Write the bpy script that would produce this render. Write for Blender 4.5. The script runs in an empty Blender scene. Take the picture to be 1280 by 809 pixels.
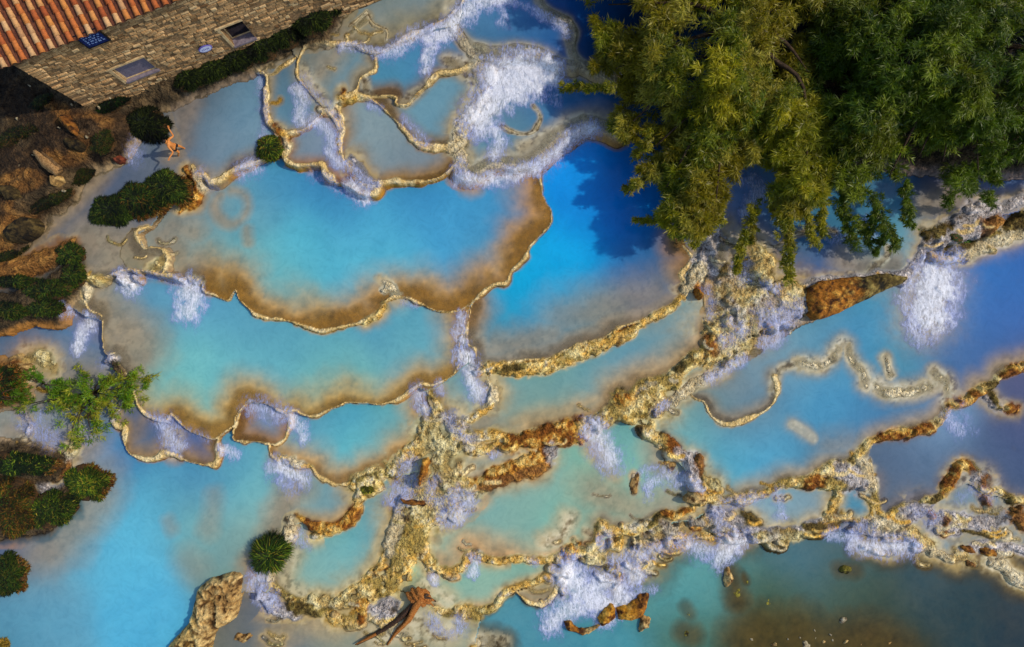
import bpy, bmesh, math, random
import numpy as np
from mathutils import Vector, Matrix

# ------------------------------------------------------------------ camera, world, sun, exposure
S = bpy.context.scene
random.seed(7); rng = np.random.default_rng(11)
CAM_H, FPX, TILT = 35.0, 840.0, math.radians(2.7)
cam = bpy.data.objects.new('camera', bpy.data.cameras.new('camera'))
S.collection.objects.link(cam); S.camera = cam
cam.data.sensor_width = 36.0; cam.data.sensor_fit = 'HORIZONTAL'
cam.data.lens = 36.0 * FPX / 1280.0
cam.data.clip_end = 1000.0
cam.location = (0, 0, CAM_H); cam.rotation_euler = (TILT, 0, 0)

SUN_AZ = Vector((0.96, 0.12, 0.0)).normalized(); SUN_EL = math.radians(42)
w = bpy.data.worlds.new('World'); S.world = w; w.use_nodes = True
nt = w.node_tree; bg = nt.nodes['Background']
sky = nt.nodes.new('ShaderNodeTexSky'); sky.sky_type = 'NISHITA'; sky.sun_disc = False
sky.sun_elevation = SUN_EL; sky.sun_rotation = math.atan2(SUN_AZ.x, SUN_AZ.y)
nt.links.new(sky.outputs[0], bg.inputs[0]); bg.inputs[1].default_value = 0.145
sl = bpy.data.lights.new('sun', 'SUN'); sl.energy = 2.35; sl.angle = math.radians(1.0); sl.color = (1.0, 0.90, 0.74)
sun = bpy.data.objects.new('sun', sl); S.collection.objects.link(sun)
sdir = Vector((SUN_AZ.x*math.cos(SUN_EL), SUN_AZ.y*math.cos(SUN_EL), math.sin(SUN_EL)))
sun.rotation_euler = sdir.to_track_quat('Z', 'Y').to_euler(); sun.location = sdir*60
S.view_settings.view_transform = 'Standard'; S.view_settings.look = 'None'
S.view_settings.exposure = 0.25; S.view_settings.gamma = 1.0
S.render.engine = 'CYCLES'

# ------------------------------------------------------------------ helpers
def z0(px, py):
    return 1.4 - 2.8*(0.25*px/1280.0 + 0.75*py/809.0)
CT, ST = math.cos(TILT), math.sin(TILT)
def ray(px, py):
    a = (px-640.0)/FPX; b = (404.5-py)/FPX
    return a, b*CT + ST, b*ST - CT
def un(px, py, z):                       # photo point -> the spot of the place that lies there at height z
    dx, dy, dz = ray(px, py); t = (z-CAM_H)/dz
    return dx*t, dy*t
def at(px, py, z): 
    x, y = un(px, py, z); return Vector((x, y, z))
def lin(h):
    h = h.lstrip('#'); v = np.array([int(h[i:i+2], 16)/255.0 for i in (0, 2, 4)])
    return np.where(v <= 0.04045, v/12.92, ((v+0.055)/1.055)**2.4)
def hexl(h): return tuple(float(c) for c in lin(h)) + (1.0,)

def tag(o, label=None, cat=None, group=None, kind=None):
    if label: o['label'] = label
    if cat: o['category'] = cat
    if group: o['group'] = group
    if kind: o['kind'] = kind
    return o
def mesh_np(name, V, F, mat=None, smooth=False, attrs=None, cols=None):
    V = np.ascontiguousarray(V, dtype=np.float32); F = np.ascontiguousarray(F, dtype=np.int32)
    me = bpy.data.meshes.new(name); n = F.shape[1]
    me.vertices.add(len(V)); me.vertices.foreach_set('co', V.ravel())
    me.loops.add(F.size); me.loops.foreach_set('vertex_index', F.ravel())
    me.polygons.add(len(F)); me.polygons.foreach_set('loop_start', np.arange(0, F.size, n, dtype=np.int32))
    try: me.polygons.foreach_set('loop_total', np.full(len(F), n, dtype=np.int32))
    except Exception: pass
    me.update(calc_edges=True)
    if smooth: me.polygons.foreach_set('use_smooth', np.ones(len(F), dtype=bool))
    for k, a in (attrs or {}).items():
        at_ = me.attributes.new(k, 'FLOAT', 'POINT'); at_.data.foreach_set('value', np.ascontiguousarray(a, dtype=np.float32).ravel())
    for k, a in (cols or {}).items():
        c4 = np.ones((len(V), 4), dtype=np.float32); c4[:, :3] = a
        at_ = me.attributes.new(k, 'FLOAT_COLOR', 'POINT'); at_.data.foreach_set('color', c4.ravel())
    if mat: me.materials.append(mat)
    return me
def link(name, me, parent=None):
    o = bpy.data.objects.new(name, me); S.collection.objects.link(o)
    if parent: o.parent = parent
    return o
def empty(name, loc=(0, 0, 0), rz=0):
    o = bpy.data.objects.new(name, None); S.collection.objects.link(o)
    o.location = loc; o.rotation_euler = (0, 0, rz); o.empty_display_size = 0.3
    return o

def vnoise(x, y, scale, seed):
    r = np.random.default_rng(seed); n = 96
    g = r.random((n, n)).astype(np.float32)
    u = (x/scale) % n; v = (y/scale) % n
    i = np.floor(u).astype(int); j = np.floor(v).astype(int)
    fu = u-i; fv = v-j; fu = fu*fu*(3-2*fu); fv = fv*fv*(3-2*fv)
    i0 = i % n; i1 = (i+1) % n; j0 = j % n; j1 = (j+1) % n
    return (g[j0, i0]*(1-fu)+g[j0, i1]*fu)*(1-fv) + (g[j1, i0]*(1-fu)+g[j1, i1]*fu)*fv
def fbm(x, y, scale, seed, octv=4, gain=0.5):
    s = 0; a = 1; t = 0
    for k in range(octv):
        ang = 0.7*k; xr = x*math.cos(ang)-y*math.sin(ang)+31*k; yr = x*math.sin(ang)+y*math.cos(ang)+17*k
        s = s + a*vnoise(xr, yr, scale/2**k, seed+k); t += a; a *= gain
    return s/t
def sstep(a, b, x):
    t = np.clip((x-a)/(b-a), 0, 1); return t*t*(3-2*t)
def spline(pts, sub=4):
    P = [np.array(p, float) for p in pts]; out = []
    if len(P) < 3: return np.array(P)
    P = [2*P[0]-P[1]] + P + [2*P[-1]-P[-2]]
    for i in range(1, len(P)-2):
        for k in range(sub):
            t = k/sub
            out.append(0.5*((2*P[i])+(-P[i-1]+P[i+1])*t+(2*P[i-1]-5*P[i]+4*P[i+1]-P[i+2])*t*t+(-P[i-1]+3*P[i]-3*P[i+1]+P[i+2])*t**3))
    out.append(P[-2]); return np.array(out)
def inpoly(X, Y, poly):
    poly = np.asarray(poly, float); ins = np.zeros(X.shape, bool)
    x0, y0 = poly[-1]
    for x1, y1 in poly:
        if y0 != y1:
            c = ((Y < y1) != (Y < y0)) & (X < (x0-x1)*(Y-y1)/(y0-y1)+x1)
            ins ^= c
        x0, y0 = x1, y1
    return ins

# ------------------------------------------------------------------ the traced place: pools, rims, crusts, banks (photo points)
X0, X1, Y0, Y1, STEP = -110, 1390, -100, 910, 1.5
gx = np.arange(X0, X1+.1, STEP); gy = np.arange(Y0, Y1+.1, STEP)
GX, GY = np.meshgrid(gx, gy); GX = GX.astype(np.float32); GY = GY.astype(np.float32)
NY, NX = GX.shape
WX = GX + 4.5*(fbm(GX, GY, 22, 3, 3)-.5); WY = GY + 4.5*(fbm(GX, GY, 22, 13, 3)-.5)       # lightly wandering edges
CX = GX + 16*(fbm(GX, GY, 26, 23, 4, .6)-.5); CY = GY + 16*(fbm(GX, GY, 26, 33, 4, .6)-.5)  # ragged edges of crusts

# pool: name, downstream rim points, closing points, dict(kind, hw, shelf, floor, tau, dl, cols)
POOLS = []
def pool(name, rim, close, cols, kind='thin', hw=1.1, shelf=(14, 40), floor='9a6a30', tau=.16, dl=0.0, level_at=None, h=.035, word='pool_water', norim=False, grp=None):
    POOLS.append(dict(grp=grp or name, name=name, rim=rim, close=close, cols=cols, kind=kind, hw=hw, shelf=shelf, floor=floor, tau=tau, dl=dl, level_at=level_at, h=h, word=word, norim=norim))
pool('river', [], [(560,770),(600,740),(700,700),(800,670),(900,650),(1100,650),(1200,680),(1400,680),(X1+9,Y1+9),(560,Y1+9)],
     [(640,780,'4a9cb0'),(850,740,'56a8aa'),(900,715,'5aa4a4'),(990,700,'4a7c90'),(1050,735,'4a6050'),(1150,720,'3a5460'),(1200,760,'22404c'),(1275,785,'1c3648'),(950,795,'4a4420'),(1100,805,'3a3018'),(860,800,'4a7a6a'),(760,800,'3a9aac'),(700,790,'3a94ac'),(1040,690,'4a6c78'),(960,740,'4a6448'),(1280,740,'34404c'),(1100,760,'3c5048')],
     level_at=(1000, 740), tau=.42, floor='4a3a16', word='river_water', norim=True)
pool('lower_grey', [], [(330,745),(560,745),(575,765),(600,775),(590,830),(590,915),(210,915),(235,809),(290,745)],
     [(350,795,'77767c'),(430,790,'948a78'),(500,785,'a09a80'),(320,772,'5c586c'),(560,790,'a0a08a'),(300,790,'7c7060')], level_at=(450,790), dl=.12, norim=True, tau=.2, floor='a08a60')
pool('left_blue', [], [(-119,395),(60,395),(122,404),(128,440),(170,490),(330,540),(430,600),(420,640),(372,645),(350,690),(338,730),(300,728),(262,760),(240,800),(205,830),(190,920),(-119,920)],
     [(300,590,'4f98b2'),(250,595,'3a88b2'),(150,560,'3580b2'),(140,700,'48b2d4'),(180,760,'42aed4'),(60,765,'5a9cb8'),(330,620,'6cbabc'),(250,650,'72a8a8'),(20,795,'4a86a0'),(100,640,'6b9aa6'),(285,700,'7a9490'),(190,530,'2f6ca4'),(370,600,'5f9cac'),(30,600,'7c7c88'),(20,675,'54587a'),(200,610,'4a9cb8'),(60,400,'3a6ca4'),(40,445,'5a7898'),(15,400,'4c5878'),(70,470,'6c8894'),(110,400,'3a6cae'),(30,520,'969a9a'),(90,545,'9498a8'),(80,440,'4c80a4'),(130,520,'3c84bc'),(400,620,'8c9c94'),(170,650,'4cb4d4'),(60,690,'7c8c94'),(90,590,'7c8ca0'),(340,670,'98a494')],
     level_at=(200,640), dl=0, tau=.2, norim=True, word='pool_water', grp='lb')
pool('tail', [(541,757),(556,767),(571,764),(586,760),(603,763),(619,757),(629,744),(640,738),(655,733),(673,727),(685,719),(700,712)],
     [(700,690),(600,680),(530,700),(500,725),(515,745)], [(590,720,'7eb09e'),(540,730,'94b290'),(650,715,'88aa94'),(600,745,'a8ac90')], kind='crust', hw=3, shelf=(5,18), floor='b09060', h=.06)
pool('brown_dish', [(645,740),(651,745),(663,755),(678,755),(690,746),(695,732)], [(690,722),(670,730)], [(670,742,'9c8c70')], shelf=(6,16), floor='9c8460', hw=2)
pool('green', [(541,714),(556,716),(573,713),(581,704),(586,694),(596,694),(613,700),(640,698),(665,700),(690,698),(708,693),(722,692),(740,682),(748,665),(753,654),(765,664),(775,661),(795,659),(811,652),(826,645),(841,644),(861,641),(866,630)],
     [(900,620),(870,570),(820,540),(770,530),(700,560),(600,610),(540,640),(520,680)],
     [(560,670,'84ac98'),(640,640,'86a898'),(720,620,'7eb09c'),(800,590,'84b494'),(760,640,'7cb8a0'),(680,600,'94a898'),(830,610,'a0c8b0'),(600,640,'7ca8a4'),(790,560,'68a0a0'),(745,600,'7aac90'),(720,670,'7cb4a0'),(850,590,'7cb0b0'),(620,680,'94a490'),(830,570,'72a8a8')], kind='crust', hw=3.2, shelf=(9,34), floor='b88a54', h=.05)
pool('diag_d', [(339,724),(348,739),(360,748),(378,753),(395,754),(413,750),(428,745),(440,737),(453,729),(466,714),(476,701),(483,684),(488,664),(491,646),(493,634)],
     [(500,610),(480,590),(440,600),(400,650),(365,660),(345,700)], [(462,620,'4c92a8'),(440,680,'64aaae'),(400,700,'74acaa'),(370,720,'98aa94'),(480,640,'5c9aa4'),(385,680,'90a49c')], kind='crust', hw=3, shelf=(9,26), floor='b49458')
pool('diag_d0', [(374,645),(385,652),(400,656),(415,657),(428,651),(438,641),(446,630),(452,621)], [(462,600),(430,595),(400,590),(380,600),(376,620)],
     [(410,625,'5a90a6'),(425,612,'6494a4'),(390,635,'98927c')], kind='orange', hw=3, shelf=(8,22), floor='b08a50', h=.08, level_at=(200,640), grp='lb')
pool('blue_i', [(880,620),(898,627),(918,622),(933,618),(951,616),(967,607),(980,602),(1010,601),(1025,589),(1042,581),(1060,579),(1077,564),(1092,549),(1115,545),(1132,541),(1150,536),(1167,531),(1182,516),(1190,506),(1212,500),(1225,486),(1242,479),(1252,466),(1280,456),(1400,430)],
     [(1400,250),(1180,290),(1130,345),(1010,395),(930,440),(860,480),(810,520),(815,545),(850,580)],
     [(850,530,'66a6aa'),(900,570,'44a4be'),(960,570,'42a2c8'),(1000,500,'3a90b8'),(1050,500,'4292bc'),(1110,500,'3c80b0'),(1150,510,'3f7cb0'),(1050,560,'4a80a4'),(1090,420,'3a8cb4'),(1130,455,'4f92a0'),(1240,340,'1868b4'),(1240,400,'2860ac'),(1215,445,'3f6096'),(1270,480,'5a5070'),(1180,475,'4f6090'),(1280,300,'1458a8'),(940,540,'4498bc'),(870,600,'7cb0a8'),(1010,590,'607c90'),(1060,400,'3a84b4'),(1020,420,'5894ac'),(970,445,'7c909c'),(1110,530,'48668c'),(1200,420,'3870b0'),(830,505,'74a49c'),(1100,380,'3490b4'),(1170,380,'5a9cd0')],
     kind='crust', hw=3.2, shelf=(6,24), floor='96805c', level_at=(1010,545), h=.06, grp='bh')
pool('purple_j', [(1090,600),(1092,615),(1096,634),(1105,646),(1120,636),(1145,631),(1158,625),(1177,621),(1183,608),(1193,594),(1202,583),(1219,583),(1229,600),(1229,612),(1250,617),(1267,625),(1290,630),(1400,650)],
     [(1400,445),(1280,458),(1190,508),(1150,540),(1092,551)], [(1120,595,'59637f'),(1200,550,'5f6c88'),(1260,560,'46527a'),(1175,515,'8caad4'),(1110,640,'6c6a74'),(1240,600,'4c5474'),(1170,590,'5c6c88'),(1275,520,'54507a'),(1150,560,'5c6884')],
     kind='crust', hw=2.8, shelf=(4,18), floor='6c6460', level_at=(1150,640), h=.05)
pool('blue_l', [(893,640),(905,655),(930,662),(960,662),(998,660),(1010,652),(1035,650)], [(1040,625),(1030,600),(980,606),(930,622),(900,630)],
     [(972,628,'7cacc4'),(1010,630,'7f8c9a'),(940,640,'8c9ca0'),(985,650,'9c9c94'),(915,640,'a49cb4')], kind='grey', hw=3, shelf=(4,16), floor='a8946c', level_at=(980,665))
pool('blue_k', [(1052,640),(1060,648),(1075,652),(1088,648),(1091,636),(1086,622)], [(1070,618),(1054,622)], [(1070,632,'4888a4')], kind='crust', hw=2, shelf=(1,6), floor='6c6c60')
pool('lily', [(1125,652),(1150,680),(1185,697),(1200,692),(1240,680),(1290,690),(1400,700)], [(1400,640),(1270,632),(1225,618),(1185,625),(1150,640)],
     [(1200,625,'7c7c88'),(1200,670,'808c94'),(1250,665,'7c8c94'),(1260,650,'6c7888'),(1170,668,'8c98a0'),(1215,610,'7c94a4'),(1260,700,'5c5c64')], kind='grey', hw=3, shelf=(3,12), floor='8c8474', level_at=(1200,680), tau=.12)
pool('grey_h', [(862,491),(870,499),(880,504),(885,514),(892,523),(905,529),(917,529),(932,525),(947,519),(960,511),(970,501),(975,486),(970,472)],
     [(985,459),(1005,451),(1040,440),(1060,400),(1000,400),(930,445),(890,470)], [(920,490,'76808e'),(970,440,'7e90a0'),(1010,425,'6c94aa'),(940,510,'7c7c80'),(895,500,'7c8480'),(1040,415,'5a90ac')], shelf=(3,18), floor='807058', hw=2.0, level_at=(1010,545), grp='bh')
pool('grey_g', [(574,578),(572,593),(584,601),(599,599),(616,589),(638,582),(653,578),(662,566)], [(650,552),(600,560)], [(620,570,'8a8c8c'),(590,590,'9c9880')], kind='orange', hw=3.5, shelf=(5,14), floor='a89470')
pool('long_f', [(577,540),(586,547),(606,547),(626,547),(645,548),(667,541),(690,537),(715,533),(730,530),(750,524),(765,511),(772,498),(790,492),(802,481),(830,475),(847,464),(860,451),(878,441),(887,428),(893,410),(905,390)],
     [(910,340),(870,330),(850,370),(700,440),(610,460),(612,500),(590,520)],
     [(650,480,'689a9c'),(720,490,'6c9a9c'),(800,440,'5690a8'),(870,400,'6094a6'),(640,520,'a09c80'),(890,375,'8ca4a4'),(610,490,'5c94a0'),(700,520,'909a84'),(830,440,'6490a0'),(760,470,'6894a0'),(845,450,'9a8c74')], kind='crust', hw=3.4, shelf=(12,40), floor='a88858', level_at=(740,525))
pool('small_e', [(540,492),(548,505),(556,517),(570,525),(588,525),(600,519),(611,511),(618,497),(614,480)], [(600,462),(580,462),(560,474)], [(575,490,'5a9cac'),(585,500,'60a0ac'),(560,505,'a8987c')], kind='crust', hw=3, shelf=(8,20), floor='b4945c')
pool('w2', [(336,557),(337,567),(345,575),(352,572),(365,582),(380,581),(391,585),(397,594),(410,602),(421,606),(435,604),(452,599),(462,593),(480,589),(495,579),(501,566),(512,561),(525,551),(537,531),(533,519),(529,507)],
     [(520,480),(450,495),(380,510),(361,520),(355,545)], [(440,515,'2690b6'),(400,545,'66b2b6'),(440,560,'5cbcc2'),(490,530,'54a8b2'),(500,560,'8f9c84'),(370,530,'5c8cb4'),(350,565,'8c9478'),(390,520,'3486ae')], shelf=(10,36), floor='b08444', hw=1.8)
pool('s2', [(300,517),(297,530),(291,540),(292,549),(305,552),(317,552),(330,555),(345,555),(355,549),(359,540),(361,527),(357,513)], [(330,500),(310,506)], [(330,528,'7c869c')], shelf=(9,26), floor='8c6228', hw=2)
pool('s1', [(140,527),(146,534),(156,534),(154,545),(155,557),(162,567),(175,572),(187,574),(197,572),(205,566),(215,567),(225,571),(237,576),(250,579),(262,580),(270,579),(275,567),(272,557),(274,546)],
     [(255,540),(220,520),(185,510),(160,490)], [(180,525,'485884'),(200,545,'686c86'),(248,552,'3c5c8c'),(175,560,'7c7468'),(230,545,'5c64a0')], shelf=(3,20), floor='8a6c40', hw=2)
pool('w1', [(113,345),(100,345),(98,357),(99,372),(107,387),(120,392),(124,404),(125,424),(127,441),(140,442),(147,454),(160,470),(167,490),(173,507),(185,519),(200,525),(210,525),(214,518),(225,526),(237,539),(255,545),(270,548),(280,541),(295,531),(297,519),(307,506),(315,500),(335,505),(352,513),(370,513),(380,518),(397,518),(412,511),(426,506),(432,503),(455,504),(472,506),(490,503),(505,494),(520,484),(527,480),(540,481),(557,473),(570,464),(577,449),(574,434),(578,410),(584,385)],
     [(590,350),(400,360),(240,330),(120,330)], [(150,375,'7c909c'),(220,375,'5ea9b8'),(240,450,'6cb8ba'),(300,460,'6cb6ba'),(330,425,'66b0b8'),(420,440,'68b0b2'),(520,420,'5aa4b2'),(560,400,'4a92b4'),(250,365,'4a88b8'),(165,420,'80827a'),(200,360,'4c86b4'),(280,395,'5aa4b8'),(400,420,'4c96b0'),(450,410,'3c88b0'),(320,410,'3c80ac'),(230,500,'7ab4a8'),(430,480,'7cb4a4'),(530,450,'6ca4ac')], shelf=(13,42), floor='ac8238', hw=1.3)  # dark blue points below the upper rim: deep water plus painted shade
pool('n1', [(100,339),(110,346),(125,347),(140,344),(162,337),(180,338),(200,342),(212,345),(226,350)], [(230,320),(200,270),(240,200),(200,120),(60,200),(20,330),(60,350)],
     [(140,240,'5a5c78'),(180,300,'5c5e7a'),(120,300,'5f5c68'),(165,325,'8a8070'),(210,210,'6c6c80'),(100,280,'5f5f74'),(130,320,'888074'),(200,170,'5c6070'),(130,200,'5c6078')], shelf=(6,26), floor='8c7858', level_at=(210,275), hw=2, tau=.22, grp='nt')
pool('n2', [(187,282),(170,289),(175,302),(182,309),(200,309),(211,322),(209,334),(205,341)], [(160,336),(149,320),(152,300),(165,285)], [(180,325,'8f8868'),(165,310,'86785c')], shelf=(1,30), floor='84704c', hw=1.6, tau=.3, dl=.05)
pool('c2', [(590,375),(586,395),(583,415),(584,430),(592,436),(595,449),(605,458),(620,458),(640,454),(660,450),(685,448),(710,437),(730,429),(750,424),(765,414),(780,408),(800,403),(818,397),(835,386),(853,375),(860,362),(857,349),(852,344),(866,323),(856,306)],
     [(860,200),(830,130),(700,130),(660,200)], [(720,190,'0c92e6'),(730,250,'0086d4'),(720,310,'009edc'),(650,375,'0ca0d0'),(780,270,'0078cc'),(800,330,'38689c'),(825,372,'586a82'),(740,400,'66787c'),(640,420,'4a8294'),(700,165,'3c9ce8'),(690,340,'04a4d8'),(790,200,'0c70c0'),(700,385,'3c98b4'),(850,310,'3a5880'),(610,420,'3c94ac')], shelf=(12,36), floor='96703c', hw=2, level_at=(800,420), grp='cu')
pool('c1', [(226,350),(234,343),(250,352),(252,364),(265,368),(278,374),(286,374),(292,362),(297,374),(310,387),(320,394),(345,398),(367,402),(385,409),(402,413),(425,409),(445,404),(467,394),(480,379),(495,372),(510,374),(527,381),(545,388),(560,390),(575,387),(590,377),(602,367),(617,357),(632,353),(640,338),(655,324),(662,307),(677,292),(689,277),(689,262),(682,249),(677,229),(673,210)],
     [(640,190),(440,210),(340,190),(300,190),(240,205),(190,280),(172,292),(182,309),(200,309),(210,322),(207,338)], [(200,292,'848a90'),(240,300,'6ca9b0'),(300,335,'64b0b6'),(380,300,'46b0c8'),(480,280,'3ea8ce'),(560,270,'349ccc'),(620,260,'348cbc'),(660,255,'367ab0'),(340,220,'348cb8'),(430,250,'3a9ec4'),(590,232,'2c94c6'),(250,245,'82868c'),(230,330,'7a948c'),(340,370,'66b0b4'),(470,330,'4ab0c8'),(300,250,'6aa0ae'),(420,238,'2070b0'),(520,236,'2080b8'),(220,260,'7a7c84'),(620,320,'4a90b0')], shelf=(26,50), floor='a87828', hw=1.3, level_at=(450,400))
pool('t9', [(240,206),(246,216),(255,217),(262,226),(275,224),(287,214),(307,204),(330,196)], [(345,150),(330,90),(240,95),(210,130),(225,180)],
     [(290,140,'6c92b0'),(250,170,'70788c'),(230,130,'5c6070'),(300,180,'8090a0'),(250,115,'5c6474')], shelf=(3,16), floor='80705c', hw=2, level_at=(210,275), grp='nt')
pool('t8', [(345,160),(350,163),(359,180),(354,197),(370,206),(400,204),(407,217),(420,228),(437,234),(450,241),(468,241),(472,233)], [(470,225),(440,200),(430,150),(380,140),(355,150)],
     [(385,180,'7488a4'),(400,200,'8890a8'),(430,222,'6c6c90'),(365,190,'8c8068')], shelf=(4,16), floor='94642c', hw=2.4, level_at=(410,225))
pool('t8b', [(320,85),(330,92),(331,120),(332,140),(340,160),(355,165),(370,165),(387,157),(405,140)], [(385,112),(371,95),(371,75),(345,70)], [(360,130,'54849c'),(350,145,'7088a0'),(350,100,'586478')], shelf=(3,14), floor='8c7c5c', hw=2.2, level_at=(360,160))
pool('t1', [(424,124),(423,136),(428,159),(424,176),(428,199),(443,212),(460,224),(477,228),(497,226),(514,228),(536,226),(554,219),(571,203),(574,190)],
     [(570,170),(520,160),(480,130),(448,122)], [(470,170,'8c969c'),(510,200,'8a8c92'),(450,140,'8c949c'),(530,200,'7c7c88')], shelf=(9,22), floor='8c6628', hw=1.9, level_at=(480,225))
pool('t7', [(574,214),(585,216),(599,211),(619,203),(650,204),(664,199),(681,183),(701,168),(721,154),(735,149),(758,156),(775,164)], [(900,230),(920,100),(760,60),(700,60),(600,80),(590,160)],
     [(720,108,'205890'),(690,150,'407cb0'),(620,190,'5c8ca4'),(760,120,'1c4c80'),(740,140,'2c5c94'),(640,190,'6c8ca4'),(700,120,'3070a8'),(630,90,'6c90b0'),(655,145,'54707c')], kind='sub', hw=6, shelf=(4,22), floor='98825c', level_at=(650,205))
pool('t2', [(448,122),(465,125),(482,139),(497,156),(514,173),(528,182),(559,185),(571,172),(576,154),(590,135),(599,122),(607,99),(598,84)], [(570,80),(545,91),(519,119),(494,119),(470,118)],
     [(550,140,'6a92a4'),(540,160,'7090a4'),(560,110,'6c90a4')], shelf=(9,20), floor='84683c', hw=2.4, level_at=(530,182))
pool('t3', [(448,118),(460,121),(480,120),(494,121),(494,129),(508,130),(519,119),(534,105),(545,91),(565,88),(590,80)], [(592,62),(560,40),(520,40),(474,62),(467,88),(451,97)],
     [(500,90,'3484ae'),(560,70,'3c78a4'),(490,110,'588ca0'),(540,60,'5080a8'),(520,70,'4488b4')], shelf=(5,18), floor='7c5c34', hw=2, level_at=(500,125))
pool('t4', [(468,71),(467,88),(451,97),(447,114),(440,120),(428,123)], [(400,130),(371,95),(371,77),(380,57),(417,54)], [(440,80,'4888a8'),(400,95,'6c8090'),(385,80,'746c60'),(420,110,'8c9498')], shelf=(4,22), floor='8c7c5c', hw=2.2, level_at=(450,110))
pool('t6', [(593,62),(616,67),(647,64),(676,69),(698,80),(716,82)], [(716,60),(714,40),(707,26),(687,14),(673,0),(660,-60),(560,-60),(585,20)], [(640,40,'24609c'),(690,50,'1c5094'),(610,20,'5080a8'),(650,15,'3c78b0'),(620,50,'4c6c84')], kind='sub', hw=6, shelf=(4,14), floor='7c7058', level_at=(640,66))
pool('t5', [(380,57),(400,50),(417,54),(443,55),(457,64),(474,64),(494,54),(514,43),(545,30),(575,5),(600,-40)], [(600,-110),(430,-110),(425,20)], [(500,20,'788490'),(540,25,'8a9098'),(440,30,'848c94'),(480,45,'a09c90'),(460,20,'787c84')], shelf=(8,30), floor='847858', hw=2, level_at=(470,64), tau=.3)
pool('t10', [(673,-30),(673,0),(687,14),(707,26),(714,40),(714,63),(727,80),(747,88),(765,92)], [(900,120),(1400,140),(1400,-110),(700,-110)], [(730,20,'0c488c'),(760,60,'103c6c'),(800,40,'0c3868'),(1000,80,'103058'),(1200,100,'101c30')], kind='sub', hw=5, shelf=(2,8), floor='4c3c2c', level_at=(715,60))  # near-black blues put the willow's shade into the water colour
pool('under_tree', [(866,322),(880,330),(900,345),(930,362),(960,368),(1000,365),(1012,358),(1050,350),(1130,345),(1150,320),(1160,300),(1200,275),(1280,250),(1400,220)],
     [(1400,120),(900,110),(840,200),(860,300)], [(960,220,'6a90c0'),(1050,235,'3a80ac'),(1030,330,'2c5494'),(1100,300,'4c94b0'),(1200,240,'484a6c'),(1080,250,'3c6890'),(920,300,'5c6480'),(980,320,'4c5074'),(940,240,'6c88c8'),(1130,320,'60a0b4'),(1260,240,'506494'),(1000,270,'3c7ca0')], kind='grey', hw=5, shelf=(3,14), floor='84746c', level_at=(800,420), grp='cu')

# ------------------------------------------------------------------ level and pool maps
ID = np.full(GX.shape, -1, np.int16); LV = np.zeros(GX.shape, np.float32)
for i, p in enumerate(POOLS):
    rs = spline(p['rim']) if p['rim'] else np.zeros((0, 2))
    poly = np.vstack([rs, np.array(p['close'], float)]) if len(p['close']) else rs
    la = p['level_at'] or tuple(np.mean(np.array(p['rim'], float), axis=0))
    p['L'] = z0(*la)+p['dl']; p['rs'] = rs
    x0, x1, y0, y1 = poly[:, 0].min()-8, poly[:, 0].max()+8, poly[:, 1].min()-8, poly[:, 1].max()+8
    c0, c1 = np.clip([int((x0-X0)/STEP), int((x1-X0)/STEP)+2], 0, NX); r0, r1 = np.clip([int((y0-Y0)/STEP), int((y1-Y0)/STEP)+2], 0, NY)
    sl_ = (slice(r0, r1), slice(c0, c1))
    m = inpoly(WX[sl_], WY[sl_], poly)
    ID[sl_][m] = i; LV[sl_][m] = p['L']

while (ID < 0).any():                                                # gaps between outlines go to the nearest pool
    for ax, sh in ((0, 1), (0, -1), (1, 1), (1, -1)):
        R_ = np.roll(ID, sh, ax); mm = (ID < 0) & (R_ >= 0); ID[mm] = R_[mm]
LV = np.array([p['L'] for p in POOLS], np.float32)[ID]

def window(x0, x1, y0, y1):
    c0, c1 = np.clip([int((x0-X0)/STEP), int((x1-X0)/STEP)+2], 0, NX); r0, r1 = np.clip([int((y0-Y0)/STEP), int((y1-Y0)/STEP)+2], 0, NY)
    return (slice(r0, r1), slice(c0, c1))
def polydist(pts, R, XX, YY, vals=None):
    """distance to a line over the grid, plus an optional value carried along it"""
    pts = np.asarray(pts, float)
    sl_ = window(pts[:, 0].min()-R, pts[:, 0].max()+R, pts[:, 1].min()-R, pts[:, 1].max()+R)
    D = np.full(XX[sl_].shape, 1e3, np.float32); Vv = np.zeros_like(D)
    ox, oy = sl_[1].start, sl_[0].start
    for k in range(len(pts)-1):
        a = pts[k]; b = pts[k+1]; s2 = window(min(a[0], b[0])-R, max(a[0], b[0])+R, min(a[1], b[1])-R, max(a[1], b[1])+R)
        if s2[0].start >= s2[0].stop or s2[1].start >= s2[1].stop: continue
        loc = (slice(s2[0].start-oy, s2[0].stop-oy), slice(s2[1].start-ox, s2[1].stop-ox))
        x = XX[s2]; y = YY[s2]; d = b-a; l2 = float(d@d)+1e-9
        t = np.clip(((x-a[0])*d[0]+(y-a[1])*d[1])/l2, 0, 1)
        dd = np.sqrt((x-a[0]-t*d[0])**2+(y-a[1]-t*d[1])**2)
        m = dd < D[loc]
        D[loc] = np.where(m, dd, D[loc])
        if vals is not None: Vv[loc] = np.where(m, vals[k]*(1-t)+vals[k+1]*t, Vv[loc])
    return sl_, D, Vv

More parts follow.
